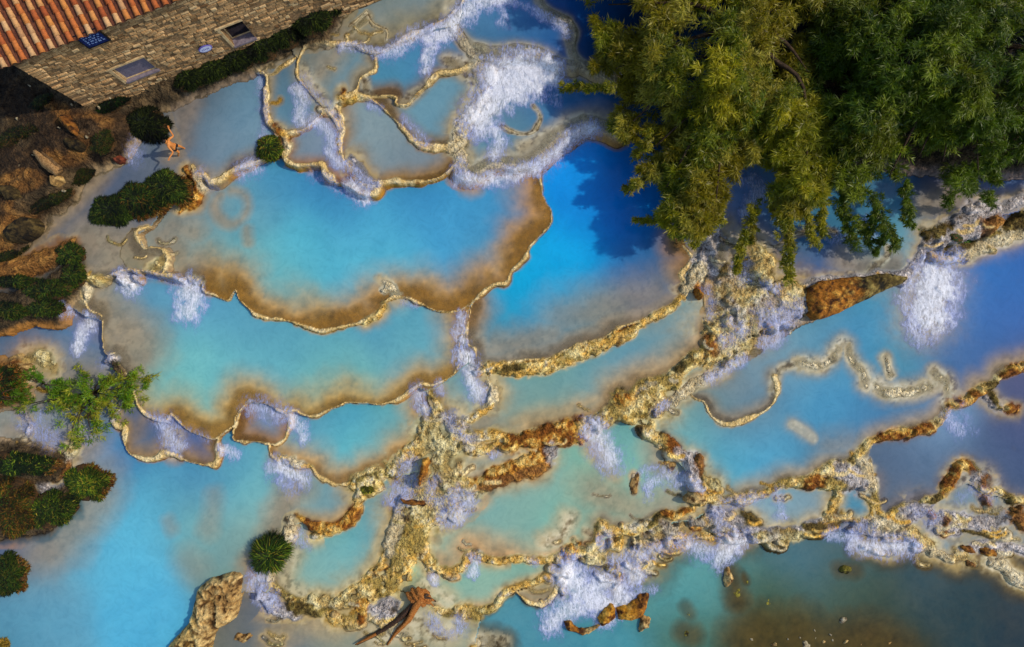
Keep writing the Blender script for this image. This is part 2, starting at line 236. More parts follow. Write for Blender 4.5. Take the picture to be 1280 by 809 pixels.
N1 = fbm(GX, GY, 60, 41, 4); N2 = fbm(GX, GY, 14, 51, 4, .65); N3 = fbm(GX, GY, 6, 61, 3, .7); N4 = fbm(GX, GY, 200, 71, 3)
N5 = fbm(GX, GY, 9, 91, 3, .7); N2b = fbm(GX, GY, 30, 101, 3, .6)
NR = 1-2*np.abs(fbm(GX, GY, 18, 81, 4, .6)-.5)          # ridged
PAL = {'halo': ('b89c60','d4bc84','8c7448'), 'gold': ('d8a848','f6d884','6c4414'), 'mossy': ('94803c','bca858','3c3414'), 'ashen': ('a8a498','d8d4c8','54504a'), 'umbered': ('6c3c14','98601c','241004'), 'silt': ('8c7e66','96886e','80735c'), 'thin': ('d6b877','f2dca4','8a6638'), 'sub': ('a89c80','c0b494','6c6454'), 'crust': ('d0b06a','f6e4a0','64481c'), 'orange': ('a4681e','dca244','4c2a10'),
       'grey': ('a09a98','d4cecc','54483c'), 'moss': ('5c4c22','988648','1c180c'), 'dirt': ('33271a','4c3a26','140c06'), 'ochre': ('80582a','a87a3c','38220e'), 'pale': ('bcac74','e6daa4','5c5234'), 'cream': ('c4b48c','e4d8b4','6c5c40'), 'rust': ('80562a','b4803c','34200e'), 'dark':('3c3222','5c4c34','14100a')}
def palette(kind, n, m):
    c1, c2, c3 = (lin(h) for h in PAL[kind])
    a = sstep(.45, .65, n)[..., None]; b = sstep(.50, .30, m)[..., None]
    return (c1*(1-a)+c2*a)*(1-b)+c3*b
DMAX = .95
DEP = np.full(GX.shape, DMAX, np.float32)
COL = np.zeros(GX.shape+(3,), np.float32); WCOL = np.zeros_like(COL); TAU = np.zeros_like(LV)
for i, p in enumerate(POOLS):
    m = ID == i
    f = lin(p['floor']); n = (N2[m]*.6+N3[m]*.4)[:, None]
    COL[m] = f*(0.35+1.35*n+.5*(N5[m][:, None]-.5)); TAU[m] = p['tau']
    # the milk of the water: sulphur and silt hue at blended points, dark ones paint rim and tree shade
    x = WX[m]+14*(N1[m]-.5)*2; y = WY[m]+14*(N4[m]-.5)*2
    acc = np.zeros((len(x), 3)); ws = np.zeros(len(x))
    for (cx, cy, hx) in [c for q in POOLS if q['grp'] == p['grp'] for c in q['cols']]:
        d2 = (x-cx)**2+(y-cy)**2
        wt = np.exp(-d2/(2*30**2)) + 3e3/(d2+400)**1.6
        acc += wt[:, None]*lin(hx); ws += wt
    q = acc/ws[:, None]; lu = (q@np.array([.25, .6, .15]))[:, None]; k_ = .0 if p['name'] == 'c2' else .15
    WCOL[m] = q*(1-k_)+lu*np.array([1.06, 1.03, .92])*k_
    WCOL[m] = np.clip(WCOL[m]*np.array([.86, 1.05, 1.03])-np.array([.007, 0, 0]), .004, .9)
    if len(p['rs']):
        w0, w1 = p['shelf']
        sl_, D, _ = polydist(p['rs'], w1*2+8, WX, WY)
        ds = D + (N1[sl_]-.5)*w1*.9 + (N2[sl_]-.5)*4
        t_ = np.maximum(ds, 0)/w1; dep = .03 + .40*t_**2.0 + (DMAX-.43)*sstep(1.0, 1.9, t_)
        mm = ID[sl_] == i
        DEP[sl_] = np.where(mm, np.minimum(DEP[sl_], dep), DEP[sl_])
# soft shallow places inside the pools: (points, half width, least depth)
SHALLOW = [([(180,520),(165,545)],8,.2),([(215,545),(214,566)],9,.05),([(120,380),(150,420),(160,450)],26,.10),([(240,235),(262,222)],10,.08),
 ([(270,240),(262,255),(268,270),(285,278),(300,270),(306,255),(300,240),(285,236)],5,.14),([(305,285),(307,302)],5,.14),([(212,300),(225,330)],16,.10),([(236,290),(214,285)],12,.12),([(590,230),(600,215)],8,.1),
 ([(700,400),(760,385),(820,370)],24,.16),([(600,440),(640,435),(690,420)],18,.10),([(640,530),(700,515),(760,495),(830,460),(880,425)],10,.12),([(610,520),(600,535)],16,.08),
 ([(1000,455),(1027,457),(1040,450),(1050,434),(1062,430),(1070,452),(1082,466),(1084,480)],9,.06),([(968,488),(975,465),(990,458),(1010,452)],6,.04),
 ([(1108,445),(1112,455),(1117,470)],3.5,.02),([(1098,480),(1110,490),(1140,490),(1165,482),(1180,476),(1188,490),(1186,500)],9,.06),([(1170,465),(1182,476)],7,.03),([(990,530),(1005,540),(1018,550)],4,.10),([(1040,560),(1060,555)],14,.2),
 ([(480,655),(470,690),(450,720)],7,.1),([(365,690),(355,730),(380,745)],10,.08),([(60,690),(110,640),(130,600)],20,.2),([(210,650),(215,660)],6,.3),([(268,620),(262,660)],9,.3),([(235,700),(245,710)],12,.35),
 ([(370,610),(350,650),(340,690)],16,.10),([(150,480),(60,480),(20,500)],30,.15),([(10,540),(60,560),(90,560)],24,.12),([(25,520),(28,545)],9,.02),([(60,200),(60,200)],2,.3),
 ([(625,156),(642,165),(659,168),(670,161),(675,145),(667,131)],2.2,-.02),([(655,190),(700,165),(735,150)],10,.06),([(620,200),(600,205)],8,.04),
 ([(560,75),(590,90),(600,110)],10,.03),([(600,85),(603,120),(585,150),(575,180)],9,-.03),([(545,92),(525,112),(505,128)],5,.04),([(460,20),(440,40)],4,.0),([(458,13),(468,30),(482,37),(482,50)],1.6,-.03),([(437,31),(458,13)],1.6,-.03),
 ([(400,20),(420,60),(400,90)],14,.08),([(380,90),(400,120),(425,150)],10,.06),([(455,100),(458,118)],5,.03),
 ([(530,730),(545,740),(560,750)],12,.08),([(680,680),(700,670),(712,650)],11,.05),([(735,665),(752,672)],8,.02),([(750,620),(800,640),(840,625),(860,600)],22,.10),([(826,560),(830,585),(870,600)],14,.08),([(792,595),(794,615)],4.5,-.05),([(835,570),(838,590)],4.5,-.03),
 ([(745,560),(760,590),(770,600)],10,.12),([(560,640),(600,620)],10,.1),([(912,712),(918,735),(922,750)],9,.1),([(930,722),(932,728)],4,.1),([(858,760),(862,768)],5,.3),([(855,790),(865,795)],8,.22),([(1050,712),(1068,712)],6,.3),([(1000,800),(1040,806),(1100,806)],20,.2),([(930,800),(960,790)],18,.22),([(600,800),(625,806)],10,.03),([(1270,560),(1271,561)],2,.5),
 ([(320,700),(325,730)],12,.1),([(470,790),(520,780),(560,790)],14,.08),([(340,800),(370,775),(420,780)],14,.12),([(1200,600),(1225,592),(1240,610)],12,.03),([(1100,640),(1092,610)],8,.1),
 ([(960,330),(950,300),(910,300)],12,.04),([(955,305),(975,308),(988,296),(1005,290),(1020,284),(1045,290)],3,-.03),([(1060,330),(1100,340),(1120,330)],16,.06),([(1080,345),(1110,320),(1112,310)],5,.03),([(880,280),(895,300),(905,330)],10,.0),([(1160,260),(1200,250)],14,.08),([(900,330),(940,345)],14,.04),
 ([(110,300),(140,310),(145,330)],20,.10),([(215,190),(225,160),(228,120)],12,.14),([(40,300),(70,270),(110,230),(130,200)],10,.10)]
for pts, hw, dm in SHALLOW:
    silt_ = (hw >= 14 or pts[0] in ((268,620),(210,650),(235,700),(212,300),(236,290),(240,235),(270,240),(305,285),(60,690),(370,610))) and pts[0][1] < 790
    P_ = spline(pts, 3) if len(pts) > 2 else np.array(pts, float)
    sl_, D, _ = polydist(P_, hw*4+8, WX, WY)
    d = D+(N1[sl_]-.5)*hw*1.6+(N2[sl_]-.5)*(3+hw*.5)
    t_ = np.maximum(d, 0)/(hw*1.9); dep = dm + .34*t_**2.0 + (DMAX-.4)*sstep(1.0, 2.0, t_)
    DEP[sl_] = np.minimum(DEP[sl_], dep)
    if silt_:
        k_ = (.8*sstep(hw*2.6, hw*.8, d))[..., None]; COL[sl_] = COL[sl_]*(1-k_)+palette('silt', N2[sl_], N3[sl_])*k_
    elif dm < .1:
        k_ = (.6*sstep(hw*1.9, hw*.5, d))[..., None]; COL[sl_] = COL[sl_]*(1-k_)+palette('cream', N2[sl_], N3[sl_])*k_
T = LV-DEP
CR = np.zeros(GX.shape, np.float32)                                  # how crusty the ground is
def lay(sl_, Z, wgt, kind, crusty=0.0):
    """raise the ground to Z where it is higher and give it its own colour there"""
    m = np.clip(wgt, 0, 1)*sstep(-.5, .0, Z-T[sl_])
    T[sl_] = np.maximum(T[sl_], np.where(wgt > -5, Z, -99))
    n = .5*N2[sl_]+.5*N3[sl_]; q = .4*NR[sl_]+.6*N5[sl_]
    c = palette(kind, n, q)
    if kind in ('pale', 'crust', 'orange', 'cream'):
        for k2, NN in (() if kind == 'cream' else (('gold', N5[sl_]*.5+N1[sl_]*.5), ('mossy', 1-N2[sl_]*.6-N1[sl_]*.4), ('ashen', N4[sl_]*.3+N2[sl_]*.7)) if kind == 'crust' else (('gold', N5[sl_]*.6+N2[sl_]*.4), ('umbered', 1-N2[sl_]*.6-N5[sl_]*.4)) if kind == 'orange' else ()):
            a2 = sstep(.62 if k2 == 'ashen' else .49, .72 if k2 == 'ashen' else .57, NN)[..., None]*.75; c = c*(1-a2)+palette(k2, n, q)*a2
    if kind == 'pale':
        for k2, NN in (('grey', N1[sl_]), ('crust', 1-N4[sl_]*.4-N2[sl_]*.6), ('moss', N5[sl_]*.6+.4*N1[sl_])):
            a2 = sstep(.60 if k2 == 'grey' else .44, .70 if k2 == 'grey' else .56, NN)[..., None]*(.85 if k2 != 'moss' else .5); c = c*(1-a2)+palette(k2, n, q)*a2
    COL[sl_] = COL[sl_]*(1-m[..., None])+c*m[..., None]
    CR[sl_] = CR[sl_]*(1-m)+crusty*m
def rimline(rs, L, kind, hw, h):
    rough = kind not in ('thin', 'sub')
    XX, YY = (WX, WY) if not rough else (WX*.35+CX*.65, WY*.35+CY*.65)
    R = hw*5+16
    sl_, D, Lv = polydist(rs, R, XX, YY, L if hasattr(L, '__len__') else [L]*len(rs))
    if rough:                                         # crusts thin out towards their ends
        e0, e1 = np.array(rs[0]), np.array(rs[-1]); de = np.minimum(np.hypot(GX[sl_]-e0[0], GY[sl_]-e0[1]), np.hypot(GX[sl_]-e1[0], GY[sl_]-e1[1]))
        D = D + hw*.75*sstep(hw*2.6, 0, de)
        D = D + hw*1.3*(N5[sl_]-.5) + hw*.8*(N3[sl_]-.5)
    else: D = D+hw*1.5*(N5[sl_]-.5)*(kind == 'thin')
    d = D/(hw*(.45+1.5*sstep(.35, .75, N2b[sl_]))) if kind == 'thin' else D/hw*(0.45+1.1*N1[sl_]) if not rough else D/(hw*1.15)*(0.65+.7*N1[sl_]); am = .10 if rough else .03
    if kind == 'sub': Z = Lv+h-.012*d**2+(N2[sl_]-.5)*.04-np.maximum(d-1.2, 0)*hw*.05
    elif kind == 'thin': Z = Lv+h-.02*d**2+(N3[sl_]-.5)*.03-np.maximum(d-1, 0)*hw*.22
    else: Z = Lv+h-.045*d**2+(N2[sl_]-.5)*.26+(N3[sl_]-.5)*.17+(NR[sl_]-.6)*.12-np.maximum(d-1, 0)*hw*.12
    Z = np.where(D < hw+16, Z, -99)
    if rough:                                                        # pale mineral shelf on the side that holds the water back
        e_ = np.clip((D-hw*.8)/(hw*2.0+3), 0, 4); Z2 = np.where(LV[sl_] > Lv-.12, LV[sl_]-.02-.26*e_**1.6+(N3[sl_]-.5)*.04, -99); m_ = (.7*sstep(1.6, .1, e_)*(Z2 > T[sl_]))[..., None]
        T[sl_] = np.maximum(T[sl_], Z2); COL[sl_] = COL[sl_]*(1-m_)+palette('halo', N2[sl_], N5[sl_])*m_
    lay(sl_, Z, sstep(2.6, .6, d) if kind == 'sub' else sstep(2.6, 1.0, d) if rough else sstep(1.45, .75, d), kind, 1 if rough else .6)
for i, p in enumerate(POOLS):
    if not len(p['rs']) or p['norim']: continue
    L = p['L']
    h = p['h'] if p['kind'] != 'sub' else -.02
    n = len(p['rs']); j = np.interp(np.arange(n), np.arange(0, n, 6), np.random.default_rng(i).uniform(-.02, .03, len(np.arange(0, n, 6))))
    rimline(p['rs'], L+j, p['kind'], p['hw'], h)
def local_level(rs, off):
    out = []
    for x, y in rs:
        v = []
        for a in range(8):
            xx = x+off*math.cos(a*math.pi/4); yy = y+off*math.sin(a*math.pi/4)
            r = int(np.clip((yy-Y0)/STEP, 0, NY-1)); c = int(np.clip((xx-X0)/STEP, 0, NX-1)); v.append(LV[r, c])
        out.append(max(v))
    out = np.array(out); k = 9
    pad = np.pad(out, k//2, 'edge'); return np.convolve(pad, np.ones(k)/k, 'valid')
# bands of crust: (kind, half width, height above the pool it holds, points)
BANDS = [
 ('crust',6,.16,[(600,462),(625,460),(650,462),(670,458),(690,453),(712,445),(735,437),(760,428),(785,416),(805,407)]),('moss',3,.2,[(625,463),(660,458)]),
 ('crust',3,.12,[(815,400),(835,388),(855,373)]),
 ('cream',9,.22,[(860,365),(868,350),(872,335),(876,325)]),('grey',8,.15,[(876,325),(890,310),(897,295),(900,280)]),('orange',3.5,.32,[(872,352),(876,366)]),
 ('orange',7,.26,[(630,552),(645,553),(662,550),(675,547),(690,541),(705,537),(728,533)]),('orange',6,.18,[(700,552),(718,546),(728,545)]),
 ('orange',5,.24,[(602,600),(620,592),(640,586),(655,577),(672,572),(684,564)]),('rust',5,.14,[(596,611),(612,607),(635,600),(655,592),(675,587),(684,575)]),('grey',6,.1,[(688,556),(690,570)]),
 ('crust',7,.2,[(735,535),(752,527),(768,517),(782,512),(800,516)]),('crust',12,.2,[(778,503),(795,508),(812,500)]),('orange',4,.3,[(776,500),(790,498)]),('crust',8,.22,[(805,488),(820,485),(840,478)]),('grey',6,.18,[(806,493),(812,500)]),('crust',5,.2,[(845,470),(855,458),(868,448),(880,443)]),('cream',5,.12,[(840,500),(855,492),(870,480),(890,470),(905,463)]),
 ('crust',10,.2,[(800,510),(815,500),(825,515)]),('moss',3,.26,[(845,465),(862,450)]),
 ('crust',14,.22,[(890,445),(905,435),(922,428)]),('pale',18,.22,[(905,415),(930,405),(955,395),(975,385)]),('grey',16,.2,[(925,395),(950,380),(975,372)]),('cream',10,.26,[(900,432),(925,420),(950,410)]),('orange',4,.3,[(889,425),(893,440)]),('pale',10,.15,[(905,375),(925,368),(950,362)]),('grey',12,.2,[(960,400),(990,385),(1008,375)]),('pale',9,.2,[(960,355),(985,360),(1005,362)]),
 ('grey',12,.1,[(905,340),(925,345),(935,330)]),('moss',5,.12,[(900,345),(912,335)]),('pale',8,.1,[(935,300),(960,330),(940,350)]),
 ('orange',4.5,.28,[(829,552),(840,557),(849,565)]),('dark',3,.2,[(803,535),(808,545)]),('crust',4,.2,[(812,530),(812,545),(826,551)]),('grey',4,.1,[(850,565),(862,575)]),
 ('grey',5,.3,[(862,572),(868,585),(870,598)]),('rust',4,.32,[(873,578),(873,590)]),('pale',6,.18,[(880,595),(890,605),(896,618)]),('crust',8,.28,[(866,622),(878,622)]),
 ('crust',9,.14,[(545,515),(540,532),(530,548),(518,560),(505,572),(492,582)]),('crust',6,.12,[(478,590),(460,597),(440,605)]),('moss',2.5,.2,[(450,603),(475,594)]),('crust',3,.14,[(352,571),(370,582),(390,585)]),('cream',5,.12,[(356,575),(375,579)]),
 ('cream',7,.12,[(612,480),(616,495),(608,510)]),('crust',5,.14,[(585,545),(620,545)]),('crust',4,.14,[(580,560),(600,565),(620,555)]),('grey',9,.1,[(560,520),(573,535),(578,550)]),('moss',3,.18,[(568,525),(576,540),(577,560)]),
 ('crust',9,.14,[(560,560),(550,575),(555,590),(570,595)]),('pale',9,.12,[(540,545),(560,555),(548,570)]),('orange',4,.34,[(533,583),(530,595),(524,608)]),('orange',4,.3,[(503,626),(515,630),(525,632)]),('grey',6,.2,[(525,615),(540,625),(560,628)]),('crust',5,.16,[(548,598),(560,612),(575,605)]),('rust',4,.2,[(600,612),(612,612)]),
 ('crust',13,.22,[(505,640),(520,650),(515,670),(508,690),(500,712),(488,728)]),('crust',9,.2,[(530,655),(545,648),(560,642)]),('crust',10,.2,[(475,725),(460,738),(445,747)]),('crust',8,.2,[(495,735),(480,742)]),('cream',6,.2,[(500,632),(495,655),(487,685)]),('orange',3,.22,[(470,710),(480,705)]),
 ('grey',6,.08,[(325,748),(345,762),(380,765)]),('moss',5,.12,[(362,758),(395,765),(412,763)]),('pale',6,.14,[(395,752),(430,752),(455,748)]),('orange',5,.16,[(448,762),(455,752),(452,770)]),('grey',7,.1,[(470,760),(490,755),(480,775)]),('crust',5,.14,[(408,768),(420,775),(440,772)]),('grey',6,.1,[(330,730),(325,745)]),('cream',5,.18,[(366,650),(362,665),(358,672)]),('crust',4,.12,[(390,670),(410,664),(420,660)]),('orange',4.5,.18,[(390,657),(415,660),(436,650),(445,635)]),('crust',6,.2,[(446,625),(456,612),(468,606)]),
 ('crust',5,.16,[(700,700),(715,693),(724,690)]),('orange',3.5,.2,[(708,690),(722,680)]),('cream',7,.1,[(700,718),(705,705),(695,715)]),('cream',6,.08,[(700,720),(702,740)]),
 ('crust',5,.15,[(753,655),(765,664),(790,660),(812,654),(830,643)]),('orange',3.5,.2,[(828,642),(845,646),(860,640)]),('moss',3,.24,[(808,656),(825,645)]),
 ('pale',12,.06,[(800,672),(830,666),(855,658)]),('cream',7,.1,[(795,680),(820,684),(845,675),(855,665)]),('crust',5,.12,[(760,690),(775,680),(780,670)]),('moss',5,.16,[(745,703),(760,706),(770,716)]),('pale',9,.1,[(740,695),(760,690)]),('crust',6,.12,[(770,715),(780,722),(790,716)]),('cream',10,.08,[(790,690),(805,700),(790,705)]),('orange',4,.2,[(768,735),(776,728)]),('crust',6,.1,[(810,688),(840,680),(862,668)]),
 ('pale',9,.12,[(870,655),(890,650),(905,660),(920,668)]),('grey',8,.1,[(890,640),(905,648),(925,652)]),('crust',6,.14,[(880,668),(905,674),(925,676)]),('moss',4,.12,[(930,640),(950,652)]),('orange',3,.2,[(868,662),(875,660)]),('pale',6,.12,[(940,672),(970,668),(1000,664)]),('moss',3,.14,[(1006,653),(1030,656)]),('crust',5,.14,[(1035,650),(1040,635),(1045,615)]),('grey',9,.12,[(1050,600),(1065,595),(1080,600)]),('cream',6,.14,[(1078,575),(1082,590),(1086,605)]),('crust',5,.14,[(1030,600),(1045,605)]),('orange',3.5,.2,[(1010,603),(1025,598)]),('grey',6,.12,[(1048,585),(1065,590)]),
 ('orange',3.6,.22,[(1096,547),(1115,545),(1132,545)]),('orange',3.8,.22,[(1140,541),(1150,538),(1165,532)]),('pale',3,.14,[(1168,530),(1180,520),(1188,508)]),
 ('orange',4.5,.26,[(1190,505),(1208,501),(1222,492),(1235,484)]),('moss',4,.22,[(1232,487),(1246,478)]),('grey',5,.14,[(1240,500),(1255,510)]),('moss',3,.18,[(1245,492),(1252,508)]),('orange',4,.2,[(1262,510),(1272,512)]),('orange',4.5,.24,[(1255,465),(1268,462),(1285,456)]),
 ('orange',4,.24,[(1184,615),(1188,600),(1196,588),(1206,582),(1218,586)]),('grey',6,.14,[(1222,595),(1232,600)]),('rust',4,.2,[(1232,600),(1233,607)]),('moss',2.4,.16,[(1160,627),(1178,621)]),('grey',9,.12,[(1130,642),(1145,640),(1160,640)]),('grey',10,.1,[(1165,655),(1185,652),(1200,660)]),('rust',4,.2,[(1183,655),(1181,665)]),('rust',4,.24,[(1234,622),(1236,636)]),('rust',8,.24,[(1270,640),(1275,650),(1290,655)]),('moss',3,.16,[(1258,620),(1268,630)]),('grey',7,.1,[(1210,650),(1230,655),(1250,650)]),('moss',1.6,.1,[(1207,664),(1225,668),(1252,670)]),
 ('pale',6,.14,[(1130,664),(1145,672),(1165,684)]),('cream',4,.16,[(1160,686),(1175,695),(1190,700)]),('pale',6,.12,[(1195,698),(1205,694)]),('cream',5,.16,[(1236,700),(1252,706),(1262,718),(1285,728),(1320,740)]),('grey',6,.12,[(1060,658),(1090,662),(1120,666)]),('rust',3,.2,[(1085,686),(1105,692)]),('cream',4,.1,[(1078,684),(1100,690),(1120,690)]),('orange',3,.2,[(1163,645),(1163,645.5)]),('orange',3,.22,[(1105,648),(1110,645)]),('cream',6,.12,[(1090,655),(1110,655),(1125,648)]),
 ('moss',7,.28,[(1160,292),(1180,290),(1200,280)]),('grey',12,.22,[(1180,300),(1205,285),(1230,275)]),('moss',6,.34,[(1185,312),(1205,312),(1225,303)]),('rust',7,.36,[(1235,280),(1250,275)]),('moss',7,.3,[(1245,295),(1265,285),(1290,270),(1320,255)]),('grey',6,.24,[(1215,262),(1240,258)]),('cream',5,.2,[(1195,325),(1220,315),(1250,300),(1285,290)]),
 ('grey',14,-.02,[(1165,335),(1170,350),(1160,390)]),
 ('grey',3,.08,[(20,515),(30,530),(28,545)]),('pale',7,.12,[(92,550),(86,565),(82,580)]),('rust',3,.1,[(85,582),(75,592),(62,602)]),('grey',5,.06,[(40,590),(60,615),(90,605)]),('pale',8,.05,[(25,450),(45,448),(55,460)]),
 ('crust',3.5,.1,[(99,340),(112,347),(128,350)]),('cream',4,.1,[(148,349),(160,356)]),('grey',5,.08,[(130,446),(142,452)]),('dark',3,.12,[(140,455),(158,470)]),('cream',4,.1,[(98,330),(104,345),(100,370)]),
 ('orange',4,.2,[(234,213),(244,220),(243,235),(238,252),(225,258)]),('cream',3,.18,[(244,214),(250,235)]),('cream',4,.1,[(230,345),(245,350)]),
 ('thin',1.3,.08,[(187,282),(172,288),(175,300),(182,309),(200,309),(210,322),(207,338)]),('pale',4,.03,[(205,325),(195,335)]),
 ('cream',4,.06,[(476,352),(488,360),(498,370)]),('crust',3,.1,[(455,402),(470,394),(480,384)]),('cream',5,.1,[(481,366),(488,362),(495,368)]),
 ('cream',7,.02,[(576,215),(577,200),(570,185),(577,160),(590,140),(601,120),(607,100)]),('sub',7,.0,[(600,78),(608,95)]),('crust',4,.1,[(566,765),(580,768),(596,772)]),('crust',5,.1,[(528,672),(533,695),(543,714)]),
 ('thin',1.3,.05,[(380,57),(371,77),(371,95),(385,112),(405,135),(420,150),(424,165)]),('cream',3,.08,[(338,728),(345,700),(362,665)]),('grey',3,.04,[(140,527),(150,505),(165,490)]),('sub',5,-.02,[(593,62),(575,45),(560,10),(575,-40)]),('cream',3.5,.0,[(1000,454),(1027,457),(1040,450),(1048,436)]),('cream',3,-.01,[(1062,432),(1070,452),(1082,466),(1084,480)]),('cream',4.5,.01,[(1098,482),(1110,490),(1140,490),(1165,482)]),('cream',3.5,.0,[(1168,470),(1180,474),(1187,490)]),('cream',2.2,.03,[(1109,447),(1113,457),(1117,468)]),('sub',4,-.04,[(992,530),(1005,540),(1016,548)]),
 ('cream',3,.08,[(445,226),(455,232),(470,233)]),('orange',4,.04,[(433,222),(440,230)]),('grey',6,.0,[(440,198),(450,215),(468,232)]),('cream',3,.05,[(345,160),(352,165),(358,178)]),
 ('orange',3,.08,[(345,160),(352,166),(360,168)]),('orange',3,.06,[(427,113),(433,119)]),('crust',2,.06,[(424,123),(440,123),(448,119)]),('thin',1.5,.06,[(380,57),(388,50),(398,46)]),('thin',1.5,.03,[(320,85),(328,90),(340,90),(352,80),(368,70)]),
]
for kind, hw, h, pts in BANDS:
    rs = spline(pts) if len(pts) > 2 else np.array(pts, float)
    rimline(rs, local_level(rs, hw+5)-.04, kind, hw, h)
# the small scalloped lips that step down through the crust, each a curved ridge a few hands long
ar = np.random.default_rng(404)
for (ax0, ax1, ay0, ay1, n_, down) in [(690,870,640,750,34,1.9),(560,690,620,760,12,1.8),(890,1015,345,450,24,1.9),(870,1060,630,680,16,1.7),(1095,1275,610,705,34,1.7),(500,600,500,650,26,1.7),(310,480,745,800,16,1.7),(590,900,470,620,16,1.9),(840,1000,590,640,10,1.8),(900,1130,290,360,16,1.8),(330,470,20,140,12,1.6),(100,215,290,345,8,1.6),(470,600,755,805,16,1.6),(0,110,440,560,14,1.3),(1150,1280,250,320,10,1.9),(980,1110,560,610,8,1.9)]:
    for q in range(n_):
        cx, cy = ar.uniform(ax0, ax1), ar.uniform(ay0, ay1); r_i = int((cy-Y0)/STEP); c_i = int((cx-X0)/STEP)
        if not (0 <= r_i < NY and 0 <= c_i < NX) or LV[r_i, c_i]-T[r_i, c_i] > .16: continue
        rad = ar.uniform(5, 15); a0 = down+ar.normal(0, .35); hs = ar.uniform(.5, 1.1)
        pts = [(cx+rad*(1+ar.normal(0, .08))*math.cos(a0+t)*1.25, cy+rad*(1+ar.normal(0, .08))*math.sin(a0+t)*.8) for t in np.linspace(-hs, hs, 7)]
        rs = spline(pts, 3); top = max(float(T[r_i, c_i]), float(LV[r_i, c_i])-.05)
        kd = ['cream', 'thin', 'thin', 'gold', 'pale'][ar.integers(5)]; PAL.setdefault(kd, PAL['cream'])
        sl_, D, _ = polydist(rs, 14, WX, WY); hw_ = ar.uniform(.9, 1.9); d = D/hw_
        Zr = np.where(D < 7, top+.05-.03*d**2*.5+(N3[sl_]-.5)*.05, -99); lay(sl_, Zr, sstep(1.9, .8, d), kd, .8)
# banks of earth and crust: (kind, height, soft edge in points, offset, outline)
LANDS = [
 ('dirt',.75,16,0,[(-119,-109),(430,-109),(430,5),(405,45),(350,62),(300,80),(235,108),(205,120),(180,125),(155,145),(160,170),(150,190),(120,200),(100,215),(85,245),(60,265),(45,290),(25,310),(-119,330)]),
 ('ochre',.45,9,0,[(-119,345),(0,325),(25,322),(50,312),(75,300),(90,297),(98,305),(85,330),(60,345),(35,352),(0,362),(-119,380)]),
 ('dark',.35,10,0,[(-119,365),(0,362),(30,352),(60,345),(85,315),(100,310),(108,330),(100,355),(80,370),(70,400),(40,395),(0,405),(-119,420)]),
 ('pale',.10,16,-.05,[(530,512),(548,512),(575,528),(586,546),(578,560),(574,580),(580,603),(600,614),(590,632),(560,645),(530,655),(500,640),(505,615),(500,590),(498,580),(515,561)]),
 ('pale',.05,18,-.1,[(895,440),(893,400),(900,370),(900,350),(930,340),(960,355),(1010,360),(1012,385),(960,412),(925,438),(900,450)]),
 ('ochre',.3,8,-.1,[(-30,450),(15,452),(30,470),(28,495),(5,510),(-30,515)]),
 ('dark',.3,8,-.1,[(-60,560),(40,560),(80,575),(70,600),(40,605),(-60,600)]),
 ('dark',.3,10,-.1,[(-60,615),(30,610),(60,622),(90,600),(100,640),(60,675),(-60,680)]),
]
LANDS.append(('dark', .3, 22, 0, [(900,110),(960,60),(1100,50),(1400,60),(1400,190),(1250,205),(1100,190),(960,180)]))  # bank for the trunks; its dark colour also stands in for crown shade
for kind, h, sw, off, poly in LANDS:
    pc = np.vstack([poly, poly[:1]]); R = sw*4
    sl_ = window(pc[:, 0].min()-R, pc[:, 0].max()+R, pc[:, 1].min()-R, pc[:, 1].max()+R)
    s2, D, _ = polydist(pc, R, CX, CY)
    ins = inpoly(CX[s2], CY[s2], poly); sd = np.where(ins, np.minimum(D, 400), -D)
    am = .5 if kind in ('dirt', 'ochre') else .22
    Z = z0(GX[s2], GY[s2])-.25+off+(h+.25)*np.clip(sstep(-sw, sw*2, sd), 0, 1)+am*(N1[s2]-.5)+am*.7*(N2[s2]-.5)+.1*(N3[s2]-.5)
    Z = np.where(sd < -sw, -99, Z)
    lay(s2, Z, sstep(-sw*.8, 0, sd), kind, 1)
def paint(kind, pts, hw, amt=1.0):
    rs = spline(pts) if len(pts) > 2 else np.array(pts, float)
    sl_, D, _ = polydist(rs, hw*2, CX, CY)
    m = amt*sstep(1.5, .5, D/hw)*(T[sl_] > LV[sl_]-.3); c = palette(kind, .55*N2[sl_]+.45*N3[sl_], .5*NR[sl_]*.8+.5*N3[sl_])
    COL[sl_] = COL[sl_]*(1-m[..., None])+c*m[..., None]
# earth of other colours on the bank; dark strip left of the house paints its shadow
paint('ochre', [(75,135),(88,145),(90,155)], 7, .7); paint('rust', [(70,200),(95,205),(110,190),(115,180)], 8, .4); paint('ochre', [(15,232),(40,222),(60,228),(25,245)], 7, .6)
paint('ochre', [(-40,300),(0,310),(20,285),(38,275),(30,265)], 12, .8); paint('dark', [(-40,170),(20,165),(40,175)], 14); paint('dark', [(10,75),(50,95),(90,125)], 14,.8); paint('dark', [(40,262),(75,245),(100,225)], 12,.9); paint('rust', [(100,150),(120,150),(140,160)], 7, .4); paint('ochre',[(-40,350),(10,345),(40,330),(80,308)],12)
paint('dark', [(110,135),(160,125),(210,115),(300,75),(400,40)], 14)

FL = sstep(.02, -.02, T-LV)  # 1 under water
